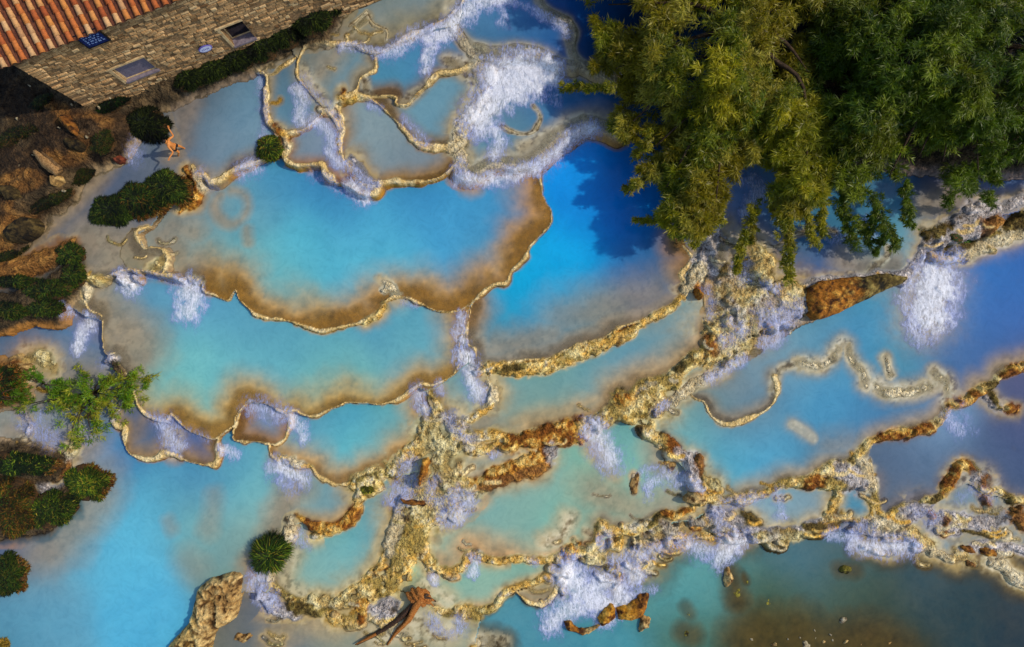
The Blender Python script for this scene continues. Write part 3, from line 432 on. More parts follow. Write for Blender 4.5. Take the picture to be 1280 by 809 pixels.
# ------------------------------------------------------------------ materials
def newmat(name, rough=.8, spec=.3):
    m = bpy.data.materials.new(name); m.use_nodes = True
    b = m.node_tree.nodes['Principled BSDF']; b.inputs['Roughness'].default_value = rough
    b.inputs['Specular IOR Level'].default_value = spec
    return m, m.node_tree, b
def N(nt, typ, **kw):
    n = nt.nodes.new(typ)
    for k, v in kw.items(): setattr(n, k, v)
    return n
def noise(nt, scale, detail=5, rough=.6, dist=0.0, vec=None):
    n = N(nt, 'ShaderNodeTexNoise'); n.inputs['Scale'].default_value = scale; n.inputs['Detail'].default_value = detail
    n.inputs['Roughness'].default_value = rough; n.inputs['Distortion'].default_value = dist
    if vec is not None: nt.links.new(vec, n.inputs['Vector'])
    return n
def ramp(nt, fac, stops):
    r = N(nt, 'ShaderNodeValToRGB'); e = r.color_ramp.elements
    while len(e) < len(stops): e.new(.5)
    for i, (p, c) in enumerate(stops):
        e[i].position = p; e[i].color = c if len(c) == 4 else tuple(c)+(1,)
    nt.links.new(fac, r.inputs[0]); return r
def mixc(nt, fac, a, b, mode='MIX'):
    m = N(nt, 'ShaderNodeMix', data_type='RGBA', blend_type=mode)
    for s, v in ((0, fac), (6, a), (7, b)):
        if isinstance(v, (int, float)): m.inputs[s].default_value = v
        elif isinstance(v, tuple): m.inputs[s].default_value = v
        else: nt.links.new(v, m.inputs[s])
    return m.outputs[2]
def math_(nt, op, a, b=None, c=None, clamp=False):
    m = N(nt, 'ShaderNodeMath', operation=op); m.use_clamp = clamp
    for i, v in enumerate((a, b, c)):
        if v is None: continue
        if isinstance(v, (int, float)): m.inputs[i].default_value = v
        else: nt.links.new(v, m.inputs[i])
    return m.outputs[0]
def bump(nt, h, dist, strength=1.0, normal=None):
    b = N(nt, 'ShaderNodeBump'); b.inputs['Distance'].default_value = dist; b.inputs['Strength'].default_value = strength
    nt.links.new(h, b.inputs['Height'])
    if normal is not None: nt.links.new(normal, b.inputs['Normal'])
    return b.outputs[0]
def coord(nt): return N(nt, 'ShaderNodeNewGeometry').outputs['Position']
def attr(nt, name): return N(nt, 'ShaderNodeAttribute', attribute_name=name)

M = {}
m, nt, b = newmat('travertine and earth', .85, .2); M['ground'] = m
p = coord(nt); n1 = noise(nt, 5, 9, .72, .8, p); n2 = noise(nt, 2.2, 6, .65, .8, p); cr = attr(nt, 'crust')
vr = N(nt, 'ShaderNodeTexVoronoi'); vr.inputs['Scale'].default_value = 9; nt.links.new(n1.outputs['Color'], vr.inputs['Vector']); nt.links.new(p, vr.inputs['Vector'])
v1 = ramp(nt, n1.outputs[0], [(.37, (.26, .2, .14)), (.48, (.95, .94, .92)), (.64, (1.6, 1.52, 1.38))])
c = mixc(nt, math_(nt, 'MULTIPLY_ADD', cr.outputs['Fac'], .75, .25), attr(nt, 'col').outputs['Color'], v1.outputs[0], 'MULTIPLY')
v2 = ramp(nt, n2.outputs[0], [(.35, (.8, .82, .9)), (.65, (1.15, 1.05, .92))])
c = mixc(nt, .6, c, v2.outputs[0], 'MULTIPLY'); nt.links.new(c, b.inputs['Base Color'])
hh = math_(nt, 'ADD', n1.outputs[0], math_(nt, 'MULTIPLY', vr.outputs['Distance'], .6))
nt.links.new(bump(nt, math_(nt, 'MULTIPLY', hh, math_(nt, 'MULTIPLY_ADD', cr.outputs['Fac'], .8, .2)), .16, .9), b.inputs['Normal'])

# milky water: the deeper the water under a point, the less of the floor comes through
m, nt, b = newmat('milky spring water', .06, .3); M['water'] = m
p = coord(nt); nw = noise(nt, .55, 5, .55, 1.2, p); nf = noise(nt, 1.3, 5, .6, 3.2, p)
tint = ramp(nt, nw.outputs[0], [(.3, (.88, .92, .94)), (.7, (1.12, 1.07, 1.04))])
c = mixc(nt, .9, attr(nt, 'wcol').outputs['Color'], tint.outputs[0], 'MULTIPLY')
t2 = ramp(nt, nf.outputs[0], [(.35, (.93, .95, .96)), (.7, (1.07, 1.05, 1.04))]); c = mixc(nt, .7, c, t2.outputs[0], 'MULTIPLY')
nt.links.new(c, b.inputs['Base Color']); b.inputs['IOR'].default_value = 1.33
rp = noise(nt, 3.5, 4, .55, .6, p); nb = bump(nt, rp.outputs[0], .012, .4); nt.links.new(nb, b.inputs['Normal'])
tr = N(nt, 'ShaderNodeBsdfTransparent'); tr.inputs[0].default_value = (.93, .97, .97, 1)
gl = N(nt, 'ShaderNodeBsdfGlossy'); gl.inputs['Roughness'].default_value = .1; nt.links.new(nb, gl.inputs['Normal'])
fr = N(nt, 'ShaderNodeFresnel'); fr.inputs['IOR'].default_value = 1.33
ms = N(nt, 'ShaderNodeMixShader'); nt.links.new(fr.outputs[0], ms.inputs[0]); nt.links.new(tr.outputs[0], ms.inputs[1]); nt.links.new(gl.outputs[0], ms.inputs[2])
dpt = attr(nt, 'murk'); mx = N(nt, 'ShaderNodeMixShader')
fac = math_(nt, 'ADD', dpt.outputs['Fac'], math_(nt, 'MULTIPLY', math_(nt, 'SUBTRACT', nf.outputs[0], .5), .25), clamp=True)
fac = math_(nt, 'MULTIPLY', fac, math_(nt, 'MULTIPLY', dpt.outputs['Fac'], 6, clamp=True))
nt.links.new(fac, mx.inputs[0]); nt.links.new(ms.outputs[0], mx.inputs[1]); nt.links.new(b.outputs[0], mx.inputs[2])
nt.links.new(mx.outputs[0], nt.nodes['Material Output'].inputs[0])

# ------------------------------------------------------------------ ground mesh and one sheet of water for each pool
ZP = z0(GX, GY)
WXm, WYm = un(GX, GY, ZP)
V = np.stack([WXm, WYm, T], -1).reshape(-1, 3)
idx = np.arange(NX*NY).reshape(NY, NX)
F = np.stack([idx[1:, :-1], idx[1:, 1:], idx[:-1, 1:], idx[:-1, :-1]], -1).reshape(-1, 4)
me = mesh_np('terraced_ground', V, F, M['ground'], True, {'crust': CR.ravel()}, {'col': COL.reshape(-1, 3)})
tag(link('terraced_ground', me), kind='structure', label='ground of travertine terraces, ledges and earth banks stepping down between the pools')
gm = np.array([[-400, -400, -3.2], [400, -400, -3.2], [400, 400, -3.2], [-400, 400, -3.2]], float)
M['plain'], nt, b = newmat('far earth', .95, .1); nz = noise(nt, .4, 8, .7, 0, coord(nt))
rr = ramp(nt, nz.outputs[0], [(.35, hexl('2c3416')), (.65, hexl('6a5430'))]); nt.links.new(rr.outputs[0], b.inputs[0])
tag(link('ground', mesh_np('ground', gm, np.array([[0, 1, 2, 3]]), M['plain'])), kind='structure')

def sheet(name, mask, Z, mat, attrs, cols, smooth=True, own=None):
    fm = ((mask[1:, :-1] | mask[1:, 1:] | mask[:-1, 1:] | mask[:-1, :-1]))
    if own is not None: fm = fm & (ID[:-1, :-1] == own)
    rr, cc = np.nonzero(fm)
    if not len(rr): return None
    f = np.stack([idx[rr+1, cc], idx[rr+1, cc+1], idx[rr, cc+1], idx[rr, cc]], -1)
    u, inv = np.unique(f.ravel(), return_inverse=True)
    vv = np.stack([WXm.ravel()[u], WYm.ravel()[u], Z.ravel()[u] if hasattr(Z, 'ravel') else np.full(len(u), Z)], -1)
    me = mesh_np(name, vv, inv.reshape(-1, 4), mat, smooth, {k: a.ravel()[u] for k, a in attrs.items()}, {k: a.reshape(-1, 3)[u] for k, a in cols.items()})
    return link(name, me)
ROWS = {}
for i, p in enumerate(POOLS):
    mk = T < p['L']+.005
    if (mk & (ID == i)).sum() < 30: continue
    L = p['L']; d = np.maximum(L-T, 0)
    murk = 1-np.exp(-(d/p['tau'])**1.3)
    # colour must be defined one cell past the mask edge: reuse this pool's mean there
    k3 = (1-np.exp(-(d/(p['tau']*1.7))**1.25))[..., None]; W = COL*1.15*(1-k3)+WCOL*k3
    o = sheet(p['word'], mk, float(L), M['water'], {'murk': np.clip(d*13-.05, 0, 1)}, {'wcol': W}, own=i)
    tag(o, kind='structure')

# ------------------------------------------------------------------ foam: one mass of froth below each cascade
m, nt, b = newmat('white froth', .6, .3); M['foam'] = m
p = coord(nt); f1 = noise(nt, 4.2, 9, .74, 1.6, p); f2 = noise(nt, 14, 4, .7, .8, p); d = attr(nt, 'froth')
rid = math_(nt, 'SUBTRACT', 1.0, math_(nt, 'MULTIPLY', math_(nt, 'ABSOLUTE', math_(nt, 'SUBTRACT', f1.outputs[0], .5)), 7.0))
cc_ = ramp(nt, math_(nt, 'ADD', math_(nt, 'MULTIPLY', d.outputs['Fac'], .55), math_(nt, 'MULTIPLY', f1.outputs[0], .5)), [(.3, hexl('8c9edc')), (.5, hexl('c6cef2')), (.67, hexl('f4f5fc'))])
nt.links.new(cc_.outputs[0], b.inputs[0])
hgt = math_(nt, 'ADD', f1.outputs[0], math_(nt, 'MULTIPLY', f2.outputs[0], .4)); nt.links.new(bump(nt, hgt, .07, .6), b.inputs['Normal'])
tr = N(nt, 'ShaderNodeBsdfTransparent'); mx = N(nt, 'ShaderNodeMixShader')
mp = N(nt, 'ShaderNodeMapping'); mp.inputs['Rotation'].default_value = (0, 0, .35); mp.inputs['Scale'].default_value = (1.0, .38, 1.0); nt.links.new(p, mp.inputs[0])
f3 = noise(nt, 5.5, 6, .62, 1.8, mp.outputs[0])
a = math_(nt, 'MULTIPLY_ADD', math_(nt, 'SUBTRACT', f3.outputs[0], .5), 2.6, math_(nt, 'MULTIPLY', d.outputs['Fac'], 1.02))
a = math_(nt, 'ADD', a, math_(nt, 'MULTIPLY', math_(nt, 'SUBTRACT', f2.outputs[0], .5), .45)); a = math_(nt, 'ADD', a, math_(nt, 'MULTIPLY', rid, .35))
a = math_(nt, 'MULTIPLY', math_(nt, 'SUBTRACT', a, .16), .8, clamp=True); a = math_(nt, 'MULTIPLY', a, math_(nt, 'MULTIPLY', d.outputs['Fac'], 3.2, clamp=True))
a = math_(nt, 'MULTIPLY', a, .88)
nt.links.new(a, mx.inputs[0]); nt.links.new(tr.outputs[0], mx.inputs[1]); nt.links.new(b.outputs[0], mx.inputs[2]); nt.links.new(mx.outputs[0], nt.nodes['Material Output'].inputs[0])
FOAM = [  # half width, strength, points, where
 (12,.75,[(635,-5),(600,0),(585,12),(570,25),(555,38),(540,50)],'froth of the uppermost cascade running down from the top edge'),
 (8,.7,[(548,42),(538,58),(534,72),(532,85)],'froth tongue dropping into the teal pool below the top cascade'),
 (9,.6,[(545,45),(520,42),(505,55),(485,65)],'froth along the upper lip of the small teal pool'),
 (6,.55,[(474,66),(460,60),(445,58),(428,58)],'thin froth line along the lip above the smallest teal pool'),
 (6,.5,[(625,0),(632,18),(630,30)],'wisp of froth in the dark blue top pool'),(6,.5,[(645,2),(665,8),(680,20),(700,32),(708,45)],'froth edging the right rim of the dark blue top pool'),
 (20,.95,[(620,95),(650,90),(680,92)],'wide froth field under the broad pale rim'),(18,.95,[(600,150),(610,130),(630,115),(665,105)],'thick froth field beside the half ring'),(9,.7,[(595,165),(620,165),(625,180),(618,195)],'froth trailing down past the half ring'),(7,.4,[(660,115),(690,118),(695,130)],'froth wisps right of the half ring'),
 (9,.65,[(372,110),(378,128),(375,145),(380,155)],'froth falling into the little channel pool'),(7,.6,[(392,150),(405,160),(415,175),(412,190),(425,205)],'froth running along the channel left of the grey pool'),
 (6,.3,[(380,95),(395,120),(420,150),(424,185)],'thin bluish froth on the outside of the grey pool wall'),(6,.35,[(505,148),(520,165),(532,178)],'froth under the inner rim of the grey pool'),(5,.4,[(460,128),(475,134)],'froth at the top of the grey pool'),
 (6,.4,[(322,95),(326,120),(330,150),(326,175)],'froth down the left side of the channel'),
 (10,.75,[(438,232),(446,242),(452,248)],'froth splash below the lowest lip of the channel'),(7,.4,[(385,215),(400,222),(420,234)],'froth strip under the channel rim'),(6,.45,[(434,205),(450,222),(466,232)],'froth on the slope beneath the grey pool'),
 (9,.7,[(570,222),(590,226),(610,226),(635,220),(655,214),(672,210)],'froth fringe below the pale shelf'),(8,.4,[(575,205),(572,218)],'froth at the foot of the cream wall'),
 (9,.65,[(672,208),(690,195),(705,180),(725,165),(745,160)],'froth edging the top of the vivid blue pool'),(10,.3,[(685,205),(715,180)],'faint froth haze in the vivid blue pool'),
 (11,.8,[(160,350),(163,358),(155,355)],'froth plume at the top left corner of the wide pool'),(15,.8,[(228,362),(235,375),(232,388)],'bright froth plume in the middle of the wide pool lip'),(5,.35,[(180,342),(200,347),(222,352)],'bluish froth under the left lip of the wide pool'),
 (5,.3,[(505,378),(518,382)],'faint froth under the notched lip'),(10,.5,[(300,212),(312,208)],'faint froth at the shore of the brown pool'),(6,.3,[(250,216),(260,232)],'froth by the reed clump'),
 (9,.75,[(105,402),(98,412),(90,428),(88,436)],'froth streak in the small left pool'),(4,.35,[(72,376),(85,390),(75,395)],'spots of froth in the small left pool'),
 (7,.6,[(578,395),(572,415),(578,428)],'froth between the wide pool and the brown shelf'),(11,.75,[(582,446),(588,462),(590,480),(596,490)],'froth fall left of the long crust ledge'),(8,.6,[(523,490),(522,502),(530,512)],'froth at the right end of the wide pool wall'),(5,.5,[(550,478),(552,490)],'froth speck beside the cream spur'),
 (12,.5,[(318,510),(332,512),(350,518)],'lavender froth filling the top of the small cup'),(9,.65,[(366,520),(372,532),(378,545)],'froth running into the green cup'),(12,.55,[(205,532),(212,545),(222,556)],'lavender froth in the left cup'),(5,.3,[(185,520),(260,545)],'thin froth beneath the wide pool lip'),
 (8,.65,[(282,562),(292,570)],'small froth splash between two cups'),(11,.75,[(346,585),(360,592),(378,598)],'froth splash under the green cup'),(9,.4,[(350,600),(368,610)],'froth fading beneath the splash'),
 (11,.45,[(510,580),(512,600),(505,620),(495,630)],'lavender froth slide beside the orange rock'),(10,.5,[(500,615),(488,622)],'froth foot of the lavender slide'),(10,.55,[(570,622),(585,628),(575,640),(560,650)],'froth over the toe of the crust fan'),(7,.35,[(545,600),(540,620),(560,632)],'froth patches on the crust fan'),(8,.3,[(560,520),(570,535),(580,548)],'froth on the dark wall above the orange ledge'),(4,.5,[(615,570),(622,565)],'froth dot in the narrow pool'),
 (15,.7,[(745,540),(752,555),(758,568),(765,575)],'froth apron below the mossy ledge'),(6,.4,[(820,515),(832,508)],'froth under the crust ledge'),(8,.5,[(890,475),(905,462),(930,448)],'froth along the lower side of the big crust'),(10,.5,[(970,410),(975,420),(960,428)],'pale froth at the foot of the crust mound'),
 (13,.45,[(955,395),(975,398),(990,390)],'lavender froth over the crust mound'),(7,.5,[(955,358),(970,360)],'blue froth film on the crust mound'),(9,.35,[(925,335),(935,350)],'lavender froth film above the mound'),(6,.3,[(885,360),(892,380),(890,395)],'wisps of froth in the narrow channel'),(8,.35,[(910,400),(925,415),(905,425)],'froth specks on the crust'),
 (25,1.0,[(1174,352),(1168,370),(1164,388)],'great white waterfall plume in the blue pool'),(9,.6,[(1146,395),(1145,410),(1153,420)],'lower fringe of the great waterfall plume'),(10,.45,[(1192,345),(1200,368),(1190,392)],'right fringe of the great waterfall plume'),(10,.4,[(1180,325),(1200,322)],'froth at the brink of the waterfall'),
 (10,.6,[(940,225),(950,240),(935,262)],'froth seen through the willow'),(7,.4,[(905,270),(895,285)],'froth below the willow edge'),(7,.35,[(1085,275),(1095,290)],'froth under hanging twigs'),(7,.35,[(1040,300),(1060,295)],'froth on the pale step'),
 (9,.5,[(1185,520),(1195,530),(1205,540)],'pale froth beyond the orange ledge'),(7,.25,[(1200,505),(1220,540)],'faint froth film right of the ledge'),
 (9,.6,[(810,605),(830,598),(850,600),(865,608)],'froth swirl in the green pool'),(6,.5,[(812,608),(808,620)],'froth trail in the green pool'),(5,.4,[(800,590),(820,585)],'froth thread in the green pool'),(6,.45,[(750,675),(762,670),(758,682)],'froth at the gap of the green pool'),
 (8,.4,[(900,655),(895,640),(920,630),(945,622)],'froth on the ledge left of the small pool'),(7,.45,[(970,615),(975,630),(975,645)],'pale fall into the small pool'),
 (11,.6,[(860,680),(875,690),(890,688)],'lavender froth at the river bank'),(11,.8,[(905,690),(910,680),(925,678),(900,700)],'white froth at the river bank'),(8,.55,[(1040,665),(1055,672),(1070,672)],'violet froth strip under the bank'),(11,.7,[(1070,680),(1090,685),(1115,682),(1135,683)],'wide violet froth strip under the bank'),(7,.4,[(1130,675),(1145,683)],'end of the violet froth strip'),(6,.3,[(1060,655),(1090,660)],'froth above the strip'),(8,.3,[(1140,640),(1170,645),(1160,655)],'froth on the grey bank'),(8,.3,[(1205,620),(1225,612),(1240,625)],'froth by the orange arch'),
 (16,.9,[(712,715),(720,730),(735,745),(750,755)],'white rapids between the crust shelves'),(15,.8,[(745,735),(760,730),(775,745),(755,765)],'rapids spreading above the orange boulder'),(14,.75,[(735,755),(715,760),(700,768),(690,778)],'foam fan entering the river'),(7,.45,[(690,775),(688,788),(700,780)],'tip of the foam fan'),(9,.7,[(785,710),(795,718),(790,728)],'froth on the right crust shelf'),(8,.5,[(770,700),(785,697),(815,690),(835,682)],'froth along the beige plateau'),(8,.45,[(780,745),(800,742),(815,738)],'froth behind the orange boulder'),(9,.55,[(712,700),(718,712),(735,722)],'violet froth under the dark notch'),
 (6,.7,[(592,700),(590,712),(588,718)],'small white fall into the tail pool'),(4,.7,[(541,722),(543,728)],'tiny white fall beside the driftwood'),(4,.4,[(665,700),(668,706)],'tiny fall from the green pool'),(8,.4,[(572,775),(580,780),(568,790)],'froth below the tail pool'),(7,.35,[(540,770),(548,785)],'froth behind the driftwood'),
 (12,.5,[(326,720),(322,740),(335,750)],'lavender froth beside the round tussock'),(7,.4,[(375,670),(380,680)],'froth below the orange lip'),(6,.35,[(335,735),(345,745)],'pale froth on the pool corner'),
 (10,.35,[(45,520),(45,535),(60,545)],'white film over the left shallows'),(9,.35,[(20,530),(60,555)],'grey film over the left shallows'),(6,.35,[(100,540),(106,552)],'film by the shrub'),(9,.3,[(170,180),(165,200)],'film near the bather'),(7,.3,[(120,455),(130,448)],'froth on the grey spur'),
]
for hw, st, pts, wh in FOAM:
    rs = spline(pts) if len(pts) > 2 else np.array(pts, float)
    sl_, D, _ = polydist(rs, hw*2.9+6, GX*.4+CX*.6, GY*.4+CY*.6)
    den = st*sstep(2.1, .0, D/hw+(N5[sl_]-.5)*1.5)
    full = np.zeros(GX.shape, np.float32); full[sl_] = den
    mask = np.zeros(GX.shape, bool); mask[sl_] = den > .02
    if mask.sum() < 12: continue
    Zf = np.zeros(GX.shape, np.float32); Zf[sl_] = np.maximum(T[sl_], LV[sl_]) + .012+den*(.03+.16*N3[sl_]*N2[sl_])
    Zf = np.where(full > 0, Zf, np.maximum(T, LV)+.012)
    o = sheet('foam', mask, Zf, M['foam'], {'froth': full}, {})
    tag(o, kind='stuff', label=wh)

# ------------------------------------------------------------------ builders for solid things
def box_bm(bm, x0, x1, y0, y1, z0_, z1, jit=0.0, r=random):
    vs = [bm.verts.new((x+r.uniform(-jit, jit), y+r.uniform(-jit, jit)*.4, z+r.uniform(-jit, jit))) for x in (x0, x1) for y in (y0, y1) for z in (z0_, z1)]
    for f in ((0, 1, 3, 2), (4, 6, 7, 5), (0, 4, 5, 1), (2, 3, 7, 6), (0, 2, 6, 4), (1, 5, 7, 3)): bm.faces.new([vs[i] for i in f])
    return vs
def bm_obj(name, bm, mat, parent=None, smooth=False):
    bmesh.ops.recalc_face_normals(bm, faces=bm.faces)
    me = bpy.data.meshes.new(name); bm.to_mesh(me); bm.free(); me.materials.append(mat)
    if smooth: me.polygons.foreach_set('use_smooth', [True]*len(me.polygons))
    return link(name, me, parent)
def tube(name, pts, rad, mat, parent=None, seg=7, rough=.15, seed=0):
    r = np.random.default_rng(seed); P_ = np.array([tuple(p) for p in pts], float); P_ = spline(P_, 4) if len(P_) > 2 else P_
    R_ = np.interp(np.linspace(0, 1, len(P_)), np.linspace(0, 1, len(rad)), rad); V = []; F = []
    for i, p in enumerate(P_):
        t = Vector(P_[min(i+1, len(P_)-1)]-P_[max(i-1, 0)]).normalized(); q = t.to_track_quat('Z', 'Y')
        for k in range(seg):
            a = 2*math.pi*k/seg; rr = R_[i]*(1+rough*math.sin(3*a+i*.15+seed)+rough*r.uniform(-1, 1)*.6)
            V.append(Vector(p)+q @ Vector((rr*math.cos(a), rr*math.sin(a), 0)))
    for i in range(len(P_)-1):
        for k in range(seg): F.append((i*seg+k, i*seg+(k+1) % seg, (i+1)*seg+(k+1) % seg, (i+1)*seg+k))
    n = len(V); V.append(Vector(P_[0])); V.append(Vector(P_[-1]))
    for k in range(seg): F.append((n, (k+1) % seg, k)); F.append((n+1, n-seg+k, n-seg+(k+1) % seg))
    me = bpy.data.meshes.new(name); me.from_pydata([tuple(v) for v in V], [], F); me.materials.append(mat)
    me.polygons.foreach_set('use_smooth', [True]*len(me.polygons)); return link(name, me, parent)
def flat(name, hexes, rough=.8, scale=8, bumpd=.02, rnd=0.0, spec=.3):
    m, nt, b = newmat(name, rough, spec); p = N(nt, 'ShaderNodeTexCoord').outputs['Object']; n = noise(nt, scale, 7, .68, .4, p)
    k = len(hexes); r = ramp(nt, n.outputs[0], [(.32+.36*i/max(k-1, 1), hexl(h)) for i, h in enumerate(hexes)]); c = r.outputs[0]
    if rnd:
        oi = N(nt, 'ShaderNodeObjectInfo'); v = ramp(nt, oi.outputs['Random'], [(0, (1-rnd, 1-rnd, 1-rnd)), (.5, (1, .97, .92)), (1, (1+rnd, 1+rnd*.9, 1+rnd*.7))]); c = mixc(nt, 1.0, c, v.outputs[0], 'MULTIPLY')
    nt.links.new(c, b.inputs[0]); nt.links.new(bump(nt, n.outputs[0], bumpd), b.inputs['Normal']); return m

# ------------------------------------------------------------------ the stone mill house
M['stone'] = flat('wall stone', ['7c5c3c', 'a88458', 'd8b484'], .9, 6, .05, .38)
M['mortar'] = flat('old mortar', ['5c442c', '8c6c48', 'a88860'], .95, 9, .04)
M['cream_trim'] = flat('cream dressed stone', ['a08058', 'c8a878', 'dcc090'], .85, 6, .01)
M['shutter'] = flat('grey violet board', ['585060', '6c6472', '7c7480'], .7, 14, .004)
M['glass_dark'] = flat('dark window glass', ['0a0a10', '14141c'], .12, 3, .001, 0, .6)
M['plaster'] = flat('grey plaster', ['5c5058', '7c7078', '8c8084'], .85, 6, .01)
m, nt, b = newmat('terracotta tile', .8, .25); M['tile'] = m
oi = N(nt, 'ShaderNodeObjectInfo'); p = N(nt, 'ShaderNodeTexCoord').outputs['Object']; n = noise(nt, 9, 7, .7, .3, p)
r1 = ramp(nt, oi.outputs['Random'], [(0, hexl('984c28')), (.3, hexl('b86834')), (.6, hexl('c48444')), (.85, hexl('ccA474')), (1, hexl('b0845c'))])
r2 = ramp(nt, n.outputs[0], [(.36, (.35, .3, .27)), (.5, (1, .95, .9)), (.75, (1.25, 1.1, .85))]); nt.links.new(mixc(nt, .8, r1.outputs[0], r2.outputs[0], 'MULTIPLY'), b.inputs[0]); nt.links.new(bump(nt, n.outputs[0], .02), b.inputs['Normal'])
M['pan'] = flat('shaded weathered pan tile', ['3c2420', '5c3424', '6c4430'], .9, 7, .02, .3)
A_ = at(112, 137, 1.35); B_ = at(320, 56, 1.35); ax_u = (B_-A_).normalized(); ang = math.atan2(ax_u.y, ax_u.x)
best = min(np.arange(4, 10, .05), key=lambda z: (at(12, 72, z)-Vector((A_.x, A_.y, z))).length); HW = float(best)-1.35
house = tag(empty('stone_mill_house', (A_.x, A_.y, 1.35), ang), 'old rubble stone mill house with a terracotta barrel tile roof at the top left', 'house')
nrm = Vector((math.sin(ang), -math.cos(ang), 0))
def wallpt(px, py):
    d = Vector(ray(px, py)); o = Vector((0, 0, CAM_H)); t = (A_-o).dot(nrm)/d.dot(nrm); q = o+d*t-Vector((A_.x, A_.y, 1.35)); return q.dot(ax_u), q.z
def rect(cs):
    P_ = [wallpt(*c) for c in cs]; return ((P_[0][0]+P_[3][0])/2, (P_[1][0]+P_[2][0])/2, (P_[2][1]+P_[3][1])/2, (P_[0][1]+P_[1][1])/2)
W1 = rect([(138, 87), (178, 71), (198, 86), (159, 101)]); W2 = rect([(277, 36), (301, 24), (318, 46), (292, 58)]); SG = rect([(92, 44), (118, 33), (136, 47), (111, 57)])
OPEN = [W1, W2]; LU = 19.0
us = sorted([0, LU]+[W1[0], W1[1], W2[0], W2[1]]); ws = sorted([-.8, HW]+[W1[2], W1[3], W2[2], W2[3]])
bm = bmesh.new()
for i in range(len(us)-1):
    for j in range(len(ws)-1):
        cu, cw = (us[i]+us[i+1])/2, (ws[j]+ws[j+1])/2
        if any(o[0] < cu < o[1] and o[2] < cw < o[3] for o in OPEN): continue
        box_bm(bm, us[i], us[i+1], 0, .5, ws[j], ws[j+1])
box_bm(bm, 0, .5, .5, 8, -.8, HW-.1); box_bm(bm, LU-.5, LU, .5, 8, -.8, HW-.1); box_bm(bm, .5, LU-.5, 7.5, 8, -.8, HW-.1)
wall = bm_obj('wall', bm, M['mortar'], house)
rs_ = random.Random(5); stones = []
w_ = -.5
while w_ < HW-.06:
    hc = rs_.uniform(.13, .26); hc = min(hc, HW-.03-w_); u_ = 0.0; first = True
    while u_ < LU:
        l_ = rs_.uniform(.16, .55) if not first else rs_.uniform(.45, .8); first = False
        a, c_ = u_+.018, min(u_+l_-.018, LU)
        if not any(a < o[1]+.02 and c_ > o[0]-.02 and w_ < o[3]+.13 and w_+hc > o[2]-.02 for o in OPEN) and rs_.random() > .14: stones.append((a, c_, w_+.014, w_+hc-.014))
        u_ += l_
    w_ += hc
stones.sort(key=lambda s: -(s[1]-s[0])*(s[3]-s[2])*(1.0 if s[0] < 12.5 else .3))
def stone_bm(bm, s, r):
    d = r.uniform(.004, .075); i = .025
    a, c_, z_, y_ = s
    back = [(a, .0, z_), (c_, .0, z_), (c_, .0, y_), (a, .0, y_)]; j = lambda: r.uniform(-.032, .032)
    ft = [(a+i+j(), -d+j()*.5, z_+i+j()), (c_-i+j(), -d+j()*.5, z_+i+j()), (c_-i+j(), -d+j()*.5, y_-i+j()), (a+i+j(), -d+j()*.5, y_-i+j())]
    bv = [bm.verts.new(v) for v in back]; fv = [bm.verts.new(v) for v in ft]
    bm.faces.new(fv)
    for k in range(4): bm.faces.new([bv[k], bv[(k+1) % 4], fv[(k+1) % 4], fv[k]])
for s in stones[:300]:
    bm = bmesh.new(); r0 = ((s[0]+s[1])/2, (s[2]+s[3])/2); stone_bm(bm, (s[0]-r0[0], s[1]-r0[0], s[2]-r0[1], s[3]-r0[1]), rs_)
    o = bm_obj('stone', bm, M['stone'], house); o.location = (r0[0], -.002, r0[1])
m, nt, b = newmat('small wall stones', .9, .2); M['stones'] = m
c = ramp(nt, attr(nt, 'tone').outputs['Fac'], [(0, hexl('6c5034')), (.35, hexl('9c7c54')), (.7, hexl('b89468')), (1, hexl('d8b888'))]); n = noise(nt, 6, 6, .7, 0, coord(nt)); r2 = ramp(nt, n.outputs[0], [(.3, (.6, .58, .55)), (.7, (1.2, 1.18, 1.1))])
nt.links.new(mixc(nt, .8, c.outputs[0], r2.outputs[0], 'MULTIPLY'), b.inputs[0]); nt.links.new(bump(nt, n.outputs[0], .03), b.inputs['Normal'])
bm = bmesh.new()
for s in stones[300:]: stone_bm(bm, s, rs_)
nst = len(stones)-300
so = bm_obj('stonework', bm, M['stones'], house); so['kind'] = 'stuff'; so.location = (0, -.002, 0)
tone = np.repeat(np.random.default_rng(3).random(nst), 8)[:len(so.data.vertices)]
so.data.attributes.new('tone', 'FLOAT', 'POINT').data.foreach_set('value', tone.astype(np.float32))
# windows
def window_part(Wn, pane_mat, dep, lab):
    u0, u1, w0, w1 = Wn
    bm = bmesh.new(); t = .07
    box_bm(bm, u0, u0+t, dep-.05, dep+.03, w0, w1); box_bm(bm, u1-t, u1, dep-.05, dep+.03, w0, w1); box_bm(bm, u0+t, u1-t, dep-.05, dep+.03, w1-t, w1); box_bm(bm, u0+t, u1-t, dep-.05, dep+.03, w0, w0+t)
    f = bm_obj('window', bm, M['cream_trim'], house); f['label'] = lab
    bm = bmesh.new(); box_bm(bm, u0+t, u1-t, dep-.02, dep+.02, w0+t, w1-t); bm_obj('pane', bm, pane_mat, f)
    bm = bmesh.new(); box_bm(bm, u0-.22, u1+.06, -.07, .12, w1+.01, w1+.12, .01); bm_obj('lintel', bm, M['cream_trim'], f)
    bm = bmesh.new(); box_bm(bm, u0-.05, u1+.05, -.10, dep-.06, w0-.10, w0+.012, .01); bm_obj('sill', bm, M['plaster'], f)
    bm = bmesh.new(); box_bm(bm, u0-.16, u0-.01, -.05, .08, w0-.1, w1, .02); bm_obj('jamb', bm, M['cream_trim'], f)
window_part(W1, M['shutter'], .12, 'window closed with a grey violet board')
window_part(W2, M['glass_dark'], .40, 'deep dark window')
